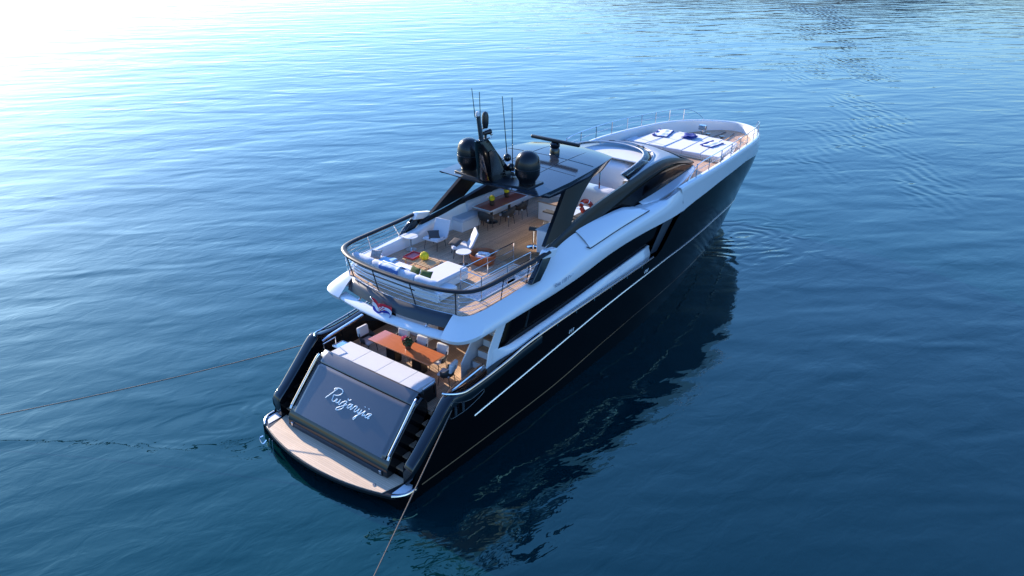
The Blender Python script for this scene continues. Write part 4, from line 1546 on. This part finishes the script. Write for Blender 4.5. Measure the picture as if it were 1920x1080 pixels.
# ---- bow rails
for side in (-1, 1):
    xs_ = [18.9 + 1.9 * k for k in range(8)]
    def cap_pt(x, dz=0.0, inn=0.12):
        z = ZS(x)
        return Vector((x, side * max(0.0, hb(x, z) - inn), z + dz))
    path = [cap_pt(18.3, 0.0), cap_pt(18.55, 0.25), cap_pt(18.95, 0.5), cap_pt(19.4, 0.6)] + [cap_pt(19.9 + 0.5 * k, 0.62) for k in range(20)] + [cap_pt(30.0, 0.55), cap_pt(30.5, 0.34), cap_pt(30.9, 0.0)]
    mb = MB()
    mb.tube(catmull(path, 3), 0.02, 6)
    br_ = part(mb, 'bow_rail', 'steel')
    mb = MB()
    mb.tube([cap_pt(19 + 0.6 * k, 0.32) for k in range(19)], 0.011, 5)
    part(mb, 'rail_wire', 'steel', br_)
    for x in (19.1, 20.4, 21.8, 23.2, 24.6, 25.9, 27.2, 28.4, 29.5):
        mb = MB()
        mb.tube([cap_pt(x, -0.02), cap_pt(x, 0.62)], 0.022, 6)
        part(mb, 'stanchion', 'steel', br_)

# ------------------------------------------------------------------ loose things
# ropes
def rope(pts, label, r=0.017):
    mb = MB()
    mb.tube(catmull(pts, 8), r, 7)
    return tag(mb.build('mooring_rope', 'rope'), label, 'rope')


def line_pts(a, b, sag, n=10):
    a, b = Vector(a), Vector(b)
    return [a.lerp(b, i / n) - Vector((0, 0, sag * 4 * (i / n) * (1 - i / n))) for i in range(n + 1)]


rope(line_pts((2.86, 3.30, 2.45), (-8.6, 13.7, 0.02), 0.25), 'thin mooring rope running from the port quarter to the left edge of the photo')
rope(line_pts((2.60, -3.38, 2.45), (-5.3, -6.35, 0.6), 0.05), 'thin mooring rope hanging from the starboard quarter down past the platform corner')

# cockpit dining table
t = thing('dining_table', 'long varnished orange wooden dining table in the aft cockpit', 'table', (4.27, 0.15, 1.95))
MB().box((0, 0, 0.755), (0.86, 2.9, 0.05)).build('table_top', 'mahogany', t, bevel=0.015)
for y in (-0.62, 0.62):
    MB().box((0, y, 0.37), (0.36, 0.42, 0.72)).build('table_leg', 'black_sat', t, bevel=0.02)
mb = MB()
mb.box((0, 0, 0.70), (0.5, 2.2, 0.05))
mb.build('table_frame', 'steel_dark', t)


def shell_chair(root, seat_m, shell_m):
    """tub chair: curved back shell, seat pad, four thin legs; faces +x in its own frame"""
    rows = []
    for k in range(13):
        a = lerp(-115, 115, k / 12)
        ra = RAD(a)
        hgt = 0.50 + 0.30 * cos(ra) ** 2 if abs(a) < 90 else 0.50
        hgt = 0.60 + 0.22 * max(0, cos(ra))
        rows.append([(-0.24 * cos(ra) - 0.0, 0.27 * sin(ra), 0.40), (-0.27 * cos(ra) - 0.02, 0.29 * sin(ra), lerp(0.40, hgt, 0.5)), (-0.30 * cos(ra) - 0.03, 0.30 * sin(ra), hgt)])
    MB().grid(rows).build('backrest', shell_m, root, ang=60, solid=0.035)
    MB().box((0.02, 0, 0.43), (0.46, 0.46, 0.09)).build('seat', seat_m, root, bevel=0.03)
    for sx in (-0.2, 0.2):
        for sy in (-0.2, 0.2):
            MB().tube([(sx * 0.9, sy * 0.9, 0.40), (sx * 1.1, sy * 1.1, 0.0)], 0.014, 6).build('leg', 'steel_dark', root)
    return root


def pad_chair(root, rest_m):
    """dark woven tub with a thick pale pad hung over the backrest"""
    shell_chair(root, 'cushion', 'rattan')
    mb = MB()
    mb.box((-0.26, 0, 0.75), (0.14, 0.48, 0.36), ry=-0.15)
    mb.build('back_pad', rest_m, root, bevel=0.05)
    return root


CH = [((4.70, 0.92), pi, 'white padded chair nearest the cabinet on the forward side of the orange table'),
      ((4.71, 0.02), pi, 'white padded chair in the middle of the forward side of the orange table'),
      ((4.74, -0.90), pi, 'bluish shaded padded chair on the forward side of the orange table, nearest the stairs'),
      ((4.20, 1.98), -pi / 2, 'white padded chair at the port head of the orange table'),
      ((4.25, -1.72), pi / 2 + 0.25, 'dark woven tub chair at the starboard head of the orange table by the sunlit deck')]
first = thing('dining_chair', CH[0][2], 'chair', (*CH[0][0], 1.95), CH[0][1], 'chairs around the cockpit dining table')
pad_chair(first, 'cushion')
for (px, py), rz, lb in CH[1:]:
    dup(first, (px, py, 1.95), rz, lb, 'chairs around the cockpit dining table')

# flower pot on the cockpit table
t = thing('flower_pot', 'pink flowering plant with dark leaves standing on the orange cockpit table', 'plant', (4.22, 0.0, 2.73))
MB().lathe([(0.001, 0), (0.09, 0), (0.12, 0.16), (0.10, 0.16), (0.001, 0.14)], n=16).build('pot', 'pot', t)
rnd = random.Random(5)
def leaf_cloud(cx, cy, cz, R, n, size, sq=0.8):
    mb = MB()
    for _ in range(n):
        while True:
            v = Vector((rnd.uniform(-1, 1), rnd.uniform(-1, 1), rnd.uniform(-1, 1)))
            if 0.2 < v.length < 1:
                break
        c = Vector((cx, cy, cz)) + Vector((v.x * R, v.y * R, v.z * R * sq))
        a = Vector((rnd.uniform(-1, 1), rnd.uniform(-1, 1), rnd.uniform(-1, 1))).normalized()
        b = a.cross(Vector((rnd.uniform(-1, 1), rnd.uniform(-1, 1), rnd.uniform(-1, 1)))).normalized()
        s = size * rnd.uniform(0.7, 1.3)
        mb.add([c - a * s, c - b * s * 0.4, c + a * s, c + b * s * 0.4], [(0, 1, 2, 3)])
    return mb


leaf_cloud(0, 0, 0.27, 0.19, 260, 0.06).build('leaves', 'leaf', t, ang=180)
leaf_cloud(0.02, 0.17, 0.33, 0.12, 120, 0.045).build('flowers', 'pink', t, ang=180)

# flag at the overhang
t = thing('ensign', 'red white and blue ensign drooping from its short staff behind the crossbar', 'flag', (3.5, 0.38, 4.38))
t.scale = (0.8, 0.8, 0.8)
MB().tube([(0, 0, -0.1), (-0.28, 0.42, 0.62)], 0.018, 6).build('flagstaff', 'steel', t)
rows = []
for i in range(19):
    u = i / 18
    row = []
    for j in range(10):
        v = j / 9
        x = -0.26 + 0.10 * u + 0.10 * sin(u * 9 + v * 2.0) * (0.4 + u)
        y = 0.36 - 1.15 * u * (0.85 + 0.1 * sin(v * 3)) 
        z = 0.54 - 0.55 * v * (1 - 0.2 * u) - 0.16 * u + 0.06 * sin(u * 11 + 1 + v)
        row.append((x, y, z))
    rows.append(row)
mb = MB()
for k, (a, b) in enumerate(((0, 3), (3, 6), (6, 9))):
    mb.grid([r[a:b + 1] for r in rows], mi=k)
fl_o = mb.build('flag_cloth', ['flag_red', 'flag_white', 'flag_blue'], t, ang=180, solid=0.006)
# the shield of the ensign: a small red and white chequer with a blue crown, in the middle of the cloth
mb = MB()
for i in range(4):
    for j in range(4):
        if True:
            u0, u1 = 7 + i, 8 + i
            v0, v1 = 2.6 + j * 1.0, 3.6 + j * 1.0
            def pt(u, v):
                a = rows[u]
                k = int(v)
                return Vector(a[k]).lerp(Vector(a[k + 1]), v - k) + Vector((-0.008, -0.004, 0.004))
            mb.add([pt(u0, v0), pt(u1, v0), pt(u1, v1), pt(u0, v1)], [(0, 1, 2, 3)], (i + j) % 2)
mb.build('flag_shield', ['flag_red', 'flag_white'], t, ang=180, solid=0.004)

# fly deck loose furniture -------------------------------------------------
def lounge_chair(root, m_):
    """low armless lounge chair facing -x: seat pad, tilted back, thin legs"""
    rows = []
    prof_ = [(-0.36, 0.40), (-0.30, 0.41), (0.0, 0.37), (0.24, 0.35), (0.32, 0.38), (0.40, 0.50), (0.56, 0.86), (0.60, 0.96)]
    for x, z in prof_:
        rows.append([(x, -0.34, z), (x, 0.34, z)])
    MB().grid(rows).build('shell', m_, root, ang=60, solid=0.07, bevel=0.02)
    MB().box((-0.05, 0, 0.43), (0.56, 0.60, 0.07), ry=0.07).build('seat_cushion', m_, root, bevel=0.03)
    for sx, sy in ((-0.26, -0.26), (-0.26, 0.26), (0.24, -0.26), (0.24, 0.26)):
        MB().tube([(sx, sy, 0.35), (sx * 1.2, sy * 1.1, 0.0)], 0.014, 6).build('leg', 'steel_dark', root)
    return root


ca = thing('lounge_chair', 'white armless lounge chair with a dark pillow facing the stern near the port side', 'chair', (7.78, 1.85, 4.9), RAD(8), 'white lounge chairs on the fly deck')
lounge_chair(ca, 'cushion')
cb = dup(ca, (7.80, 0.60, 4.9), RAD(-42), 'white armless lounge chair turned side-on with a dark pillow, beside the terracotta tub', 'white lounge chairs on the fly deck')


def pillow(loc, rz, tilt, s, m_, label, cat='pillow', group=None, name='pillow'):
    mb = MB()
    rows = []
    n = 10
    for sgn in (1, -1):
        rr = []
        for i in range(n + 1):
            r = []
            for j in range(n + 1):
                u, v = lerp(-1, 1, i / n), lerp(-1, 1, j / n)
                e = max(0, (1 - u ** 4) * (1 - v ** 4)) ** 0.6
                pin = 1 - 0.08 * (1 - abs(u)) * 0 - 0.10 * (1 - u * u) * (abs(v) ** 6) - 0.10 * (1 - v * v) * (abs(u) ** 6)
                r.append((u * s * pin, v * s * pin, sgn * s * 0.32 * e))
            rr.append(r)
        mb.grid(rr)
    o = mb.build(name, m_, ang=180)
    o.location = loc
    o.rotation_euler = (0, tilt, rz)
    return tag(o, label, cat, group)


pillow((7.70, 1.84, 5.45), RAD(50), RAD(-25), 0.22, 'pillow_dark', 'dark grey pillow lying on the lounge chair that faces the stern')
pillow((7.66, 0.72, 5.44), RAD(0), RAD(-20), 0.22, 'pillow_dark', 'dark grey pillow lying on the lounge chair turned side-on')
pillow((4.62, -0.55, 5.48), RAD(10), RAD(-55), 0.24, 'pillow_green', 'olive green pillow on the aft sofa, at the corner beside the chaise')
pillow((4.63, -0.05, 5.48), RAD(-8), RAD(-60), 0.23, 'pillow_green', 'olive green pillow on the aft sofa, next to the striped towel')
pillow((4.95, 2.10, 5.48), RAD(30), RAD(-30), 0.20, 'check', 'black and white patterned pillow in the port corner of the aft sofa')


def side_table(root):
    MB().lathe([(0.001, 0.52), (0.27, 0.52), (0.28, 0.535), (0.27, 0.55), (0.001, 0.55)], n=28).build('table_top', 'white_matt', root)
    MB().tube([(0, 0, 0.0), (0, 0, 0.52)], 0.022, 8).build('stem', 'steel', root)
    MB().lathe([(0.001, 0), (0.21, 0), (0.21, 0.015), (0.03, 0.03), (0.001, 0.03)], n=24).build('base', 'steel', root)
    return root


sa = thing('side_table', 'small round white pedestal table beside the port bulwark', 'table', (7.05, 2.42, 4.9), 0, 'small round side tables on the fly deck')
side_table(sa)
dup(sa, (7.16, -0.08, 4.9), 0, 'small round white pedestal table beside the terracotta tub', 'small round side tables on the fly deck')

# coffee table with slatted top
t = thing('coffee_table', 'low pale wooden slatted coffee table on the fly deck', 'table', (6.05, 0.95, 4.9), RAD(0))
mb = MB()
for k in range(8):
    mb.box((lerp(-0.33, 0.33, k / 7), 0, 0.30), (0.045, 1.25, 0.03))
for k in range(11):
    mb.box((0, lerp(-0.60, 0.60, k / 10), 0.275), (0.70, 0.035, 0.025))
mb.build('slatted_top', 'pale_wood', t)
for sx in (-0.28, 0.28):
    for sy in (-0.52, 0.52):
        MB().box((sx, sy, 0.13), (0.05, 0.05, 0.27)).build('leg', 'pale_wood', t, bevel=0.006)
t = thing('serving_tray', 'red lacquered tray lying on the slatted coffee table', 'tray', (6.08, 1.38, 5.215), RAD(4))
MB().box((0, 0, 0.015), (0.56, 0.42, 0.02)).build('tray_bottom', 'pink_red', t)
mb = MB()
for sx in (-1, 1):
    mb.box((sx * 0.28, 0, 0.04), (0.03, 0.45, 0.07))
    mb.box((0, sx * 0.215, 0.04), (0.53, 0.03, 0.07))
mb.build('tray_rim', 'red', t, bevel=0.008)


def flower_ball(label, loc, R, with_pot, group=None):
    t_ = thing('potted_flowers', label, 'plant', loc, 0, group)
    z = 0.0
    if with_pot:
        MB().lathe([(0.001, 0), (0.085, 0), (0.095, 0.03), (0.105, 0.20), (0.09, 0.20), (0.001, 0.18)], n=18).build('pot', 'pot', t_)
        z = 0.2
    mb = MB()
    mb.ball((0, 0, z + R * 0.75), R * 0.86, 16)
    rr = random.Random(int(R * 1000) + int(loc[0] * 10))
    for _ in range(240):
        v = Vector((rr.gauss(0, 1), rr.gauss(0, 1), rr.gauss(0, 1))).normalized()
        if v.z < -0.6:
            continue
        c = Vector((0, 0, z + R * 0.75)) + v * R * 0.93
        a = v.cross(Vector((rr.uniform(-1, 1), rr.uniform(-1, 1), rr.uniform(-1, 1)))).normalized()
        b = v.cross(a)
        s = R * 0.2
        mb.add([c - a * s, c - b * s + v * s * 0.4, c + a * s, c + b * s + v * s * 0.4], [(0, 1, 2, 3)])
    mb.build('blossoms', 'yellow', t_, ang=30)
    return t_


flower_ball('round ball of yellow flowers standing on the coffee table beside the red tray', (6.15, 0.90, 5.215), 0.165, False)

# terracotta tub with towels
t = thing('towel_tub', 'round terracotta leather tub on the fly deck beside the stair rail', 'tub', (7.80, -0.45, 4.9))
MB().lathe([(0.001, 0.02), (0.40, 0.0), (0.46, 0.18), (0.50, 0.38), (0.47, 0.38), (0.42, 0.2), (0.38, 0.10), (0.001, 0.10)], n=32).build('tub_wall', 'leather', t, ang=60)
mb = MB()
for k in range(4):
    a = k * 1.6 + 0.3
    mb.tube([(0.18 * cos(a) - 0.16 * sin(a), 0.18 * sin(a) + 0.16 * cos(a), 0.26), (0.18 * cos(a) + 0.16 * sin(a), 0.18 * sin(a) - 0.16 * cos(a), 0.27)], 0.075, 10)
tag(mb.build('rolled_towels', 'towel_white', ang=60, loc=(7.80, -0.45, 4.9)), 'rolled white towels inside the terracotta tub', 'towels')


def towel(name, label, pts_rows, m_, group=None, th=0.018):
    o = MB().grid(pts_rows).build(name, m_, ang=180, solid=th)
    return tag(o, label, 'towel', group)


def wavy(cx, cy, cz, L, W, rz, amp=0.02, seed=0, n=12, k=10, drape=None):
    r_ = random.Random(seed)
    p1, p2 = r_.uniform(0, 6), r_.uniform(0, 6)
    rows_ = []
    for i in range(n + 1):
        row = []
        for j in range(k + 1):
            u, v = lerp(-L / 2, L / 2, i / n), lerp(-W / 2, W / 2, j / k)
            x = cx + u * cos(rz) - v * sin(rz)
            y = cy + u * sin(rz) + v * cos(rz)
            row.append((x, y, cz + amp * (1 + sin(u * 9 + p1 + v * 4)) * 0.5 + amp * 0.6 * sin(v * 13 + p2)))
        rows_.append(row)
    return rows_


# striped towel hung over the sofa back
rows = []
for i in range(15):
    u = i / 14
    row = []
    for j in range(12):
        v = j / 11
        y = lerp(1.15, 0.30, v) + 0.03 * sin(u * 6 + v * 3)
        if u < 0.25:
            x, z = 4.17, lerp(5.42, 5.62, u / 0.25)
        elif u < 0.5:
            a = (u - 0.25) / 0.25
            x, z = 4.17 + 0.36 * a, 5.62 + 0.07 * sin(pi * a)
        else:
            a = (u - 0.5) / 0.5
            x, z = 4.53 + 0.50 * a, lerp(5.60, 5.365, min(1, a * 1.8))
        row.append((x + 0.012 * sin(v * 17), y, z + 0.012 * sin(v * 11 + u * 8)))
    rows.append(row)
towel('striped_towel', 'white and blue striped towel draped over the back of the aft sofa', rows, 'towel')
towel('blue_towel', 'pale blue towel lying on the aft sofa seat beside the patterned pillow', wavy(5.0, 1.62, 5.355, 0.55, 0.55, 0.2, 0.02, 3), 'sky_towel')

# fly dining table
t = thing('fly_dining_table', 'glossy red dining table with a pale edge on the fly deck under the hardtop', 'table', (11.86, 1.88, 4.9))
MB().box((0, 0, 0.74), (2.5, 0.90, 0.03)).build('table_top', 'mahogany_red', t, bevel=0.006)
mb = MB()
for sx in (-1, 1):
    mb.box((sx * 1.265, 0, 0.735), (0.03, 0.96, 0.045))
    mb.box((0, sx * 0.465, 0.735), (2.5, 0.03, 0.045))
mb.build('edge_trim', 'white_matt', t, bevel=0.006)
for x in (-0.6, 0.6):
    mb = MB()
    mb.tube([(x, 0, 0.02), (x, 0, 0.72)], 0.06, 12)
    mb.lathe([(0.001, 0), (0.26, 0), (0.26, 0.02), (0.07, 0.05), (0.001, 0.05)], (x, 0, 0), 20)
    mb.build('pedestal', 'steel_dark', t)
flower_ball('yellow flowers in a dark pot on the near end of the red fly table', (11.22, 1.83, 5.655), 0.125, True, 'potted yellow flowers on the red table')
flower_ball('yellow flowers in a dark pot at the far end of the red fly table', (12.40, 1.98, 5.655), 0.125, True, 'potted yellow flowers on the red table')
FC = [((10.55, 1.62), RAD(10), 'dark woven chair at the aft end of the red fly table'),
      ((11.45, 1.22), RAD(95), 'dark woven chair with a sunlit white pad halfway along the red fly table'),
      ((12.45, 1.28), RAD(95), 'dark woven chair beside the far end of the red fly table, nearest the sideboard')]
f0 = thing('woven_chair', FC[0][2], 'chair', (*FC[0][0], 4.9), FC[0][1], 'dark woven chairs around the red fly table')
shell_chair(f0, 'cushion', 'rattan')
for (px, py), rz, lb in FC[1:]:
    dup(f0, (px, py, 4.9), rz, lb, 'dark woven chairs around the red fly table')


def bar_stool(root):
    mb = MB()
    mb.box((0, 0, 0.74), (0.36, 0.36, 0.05))
    mb.build('seat', 'rattan', root, bevel=0.02)
    MB().tube([(0, 0, 0.02), (0, 0, 0.72)], 0.03, 10).build('stem', 'steel', root)
    MB().lathe([(0.001, 0), (0.24, 0), (0.24, 0.012), (0.04, 0.04), (0.001, 0.04)], n=24).build('base', 'steel', root)
    MB().tube([(0.12, -0.15, 0.72), (0.14, -0.15, 0.34), (0.14, 0.15, 0.34), (0.12, 0.15, 0.72)], 0.012, 6).build('footrest', 'steel', root)
    return root


b0 = thing('bar_stool', 'dark seated bar stool on a chrome pedestal nearest the stern', 'stool', (10.15, -1.02, 4.9), RAD(-60), 'bar stools at the fly bar')
bar_stool(b0)
dup(b0, (10.95, -1.12, 4.9), RAD(-60), 'dark seated bar stool partly behind the hardtop leg', 'bar stools at the fly bar')

# lifebuoy leaning on the starboard coaming
t = thing('lifebuoy', 'orange red lifebuoy standing against the starboard coaming behind the hardtop leg', 'lifebuoy', (12.15, -2.1, 6.18))
ring = [(0.27 * cos(a), 0, 0.27 * sin(a)) for a in [2 * pi * k / 28 for k in range(28)]]
mb = MB()
mb.tube(ring, 0.09, 12, closed=True)
mb.build('ring', 'lifebuoy', t, ang=60)
for k in range(4):
    a = pi / 4 + k * pi / 2
    seg = [(0.27 * cos(q), 0, 0.27 * sin(q)) for q in (a - 0.09, a, a + 0.09)]
    MB().tube(seg, 0.092, 12).build('band', 'towel_white', t, ang=60)
t.rotation_euler = (RAD(-35), 0, RAD(-10))

# foredeck towels
SPZ = DECK_F + 0.105 + 0.20 + 0.012
def framed_towel(cx, cy, rz, L, W, label):
    t_ = thing('folded_towel', label, 'towel', (cx, cy, SPZ), rz, 'white towels with navy edging on the sunpad')
    MB().grid(wavy(0, 0, 0.01, L, W, 0, 0.03, int(cx * 7))).build('cloth', 'towel_white', t_, ang=180, solid=0.02)
    mb = MB()
    for rr in (wavy(0, W / 2, 0.016, L, 0.09, 0, 0.02, 4, k=2), wavy(0, -W / 2, 0.016, L, 0.09, 0, 0.02, 5, k=2), wavy(-L / 2, 0, 0.018, 0.09, W, 0, 0.02, 6, n=2)):
        mb.grid(rr)
    mb.build('edging', 'navy', t_, ang=180, solid=0.03)
    return t_


framed_towel(26.1, 1.75, RAD(12), 1.5, 0.75, 'white towel with navy edging spread at the port side of the sunpad')
framed_towel(25.7, -1.25, RAD(-8), 1.2, 0.6, 'white towel with navy edging spread at the starboard side of the sunpad')
mb = MB()
for k in range(3):
    mb.grid(wavy(26.2, 0.25, SPZ + 0.02 + 0.05 * k, 0.75 - 0.08 * k, 0.62 - 0.06 * k, 0.3 * k, 0.03, k))
tag(mb.build('navy_towel', 'navy', ang=180, solid=0.04), 'crumpled navy blue towel in the middle of the sunpad', 'towel')
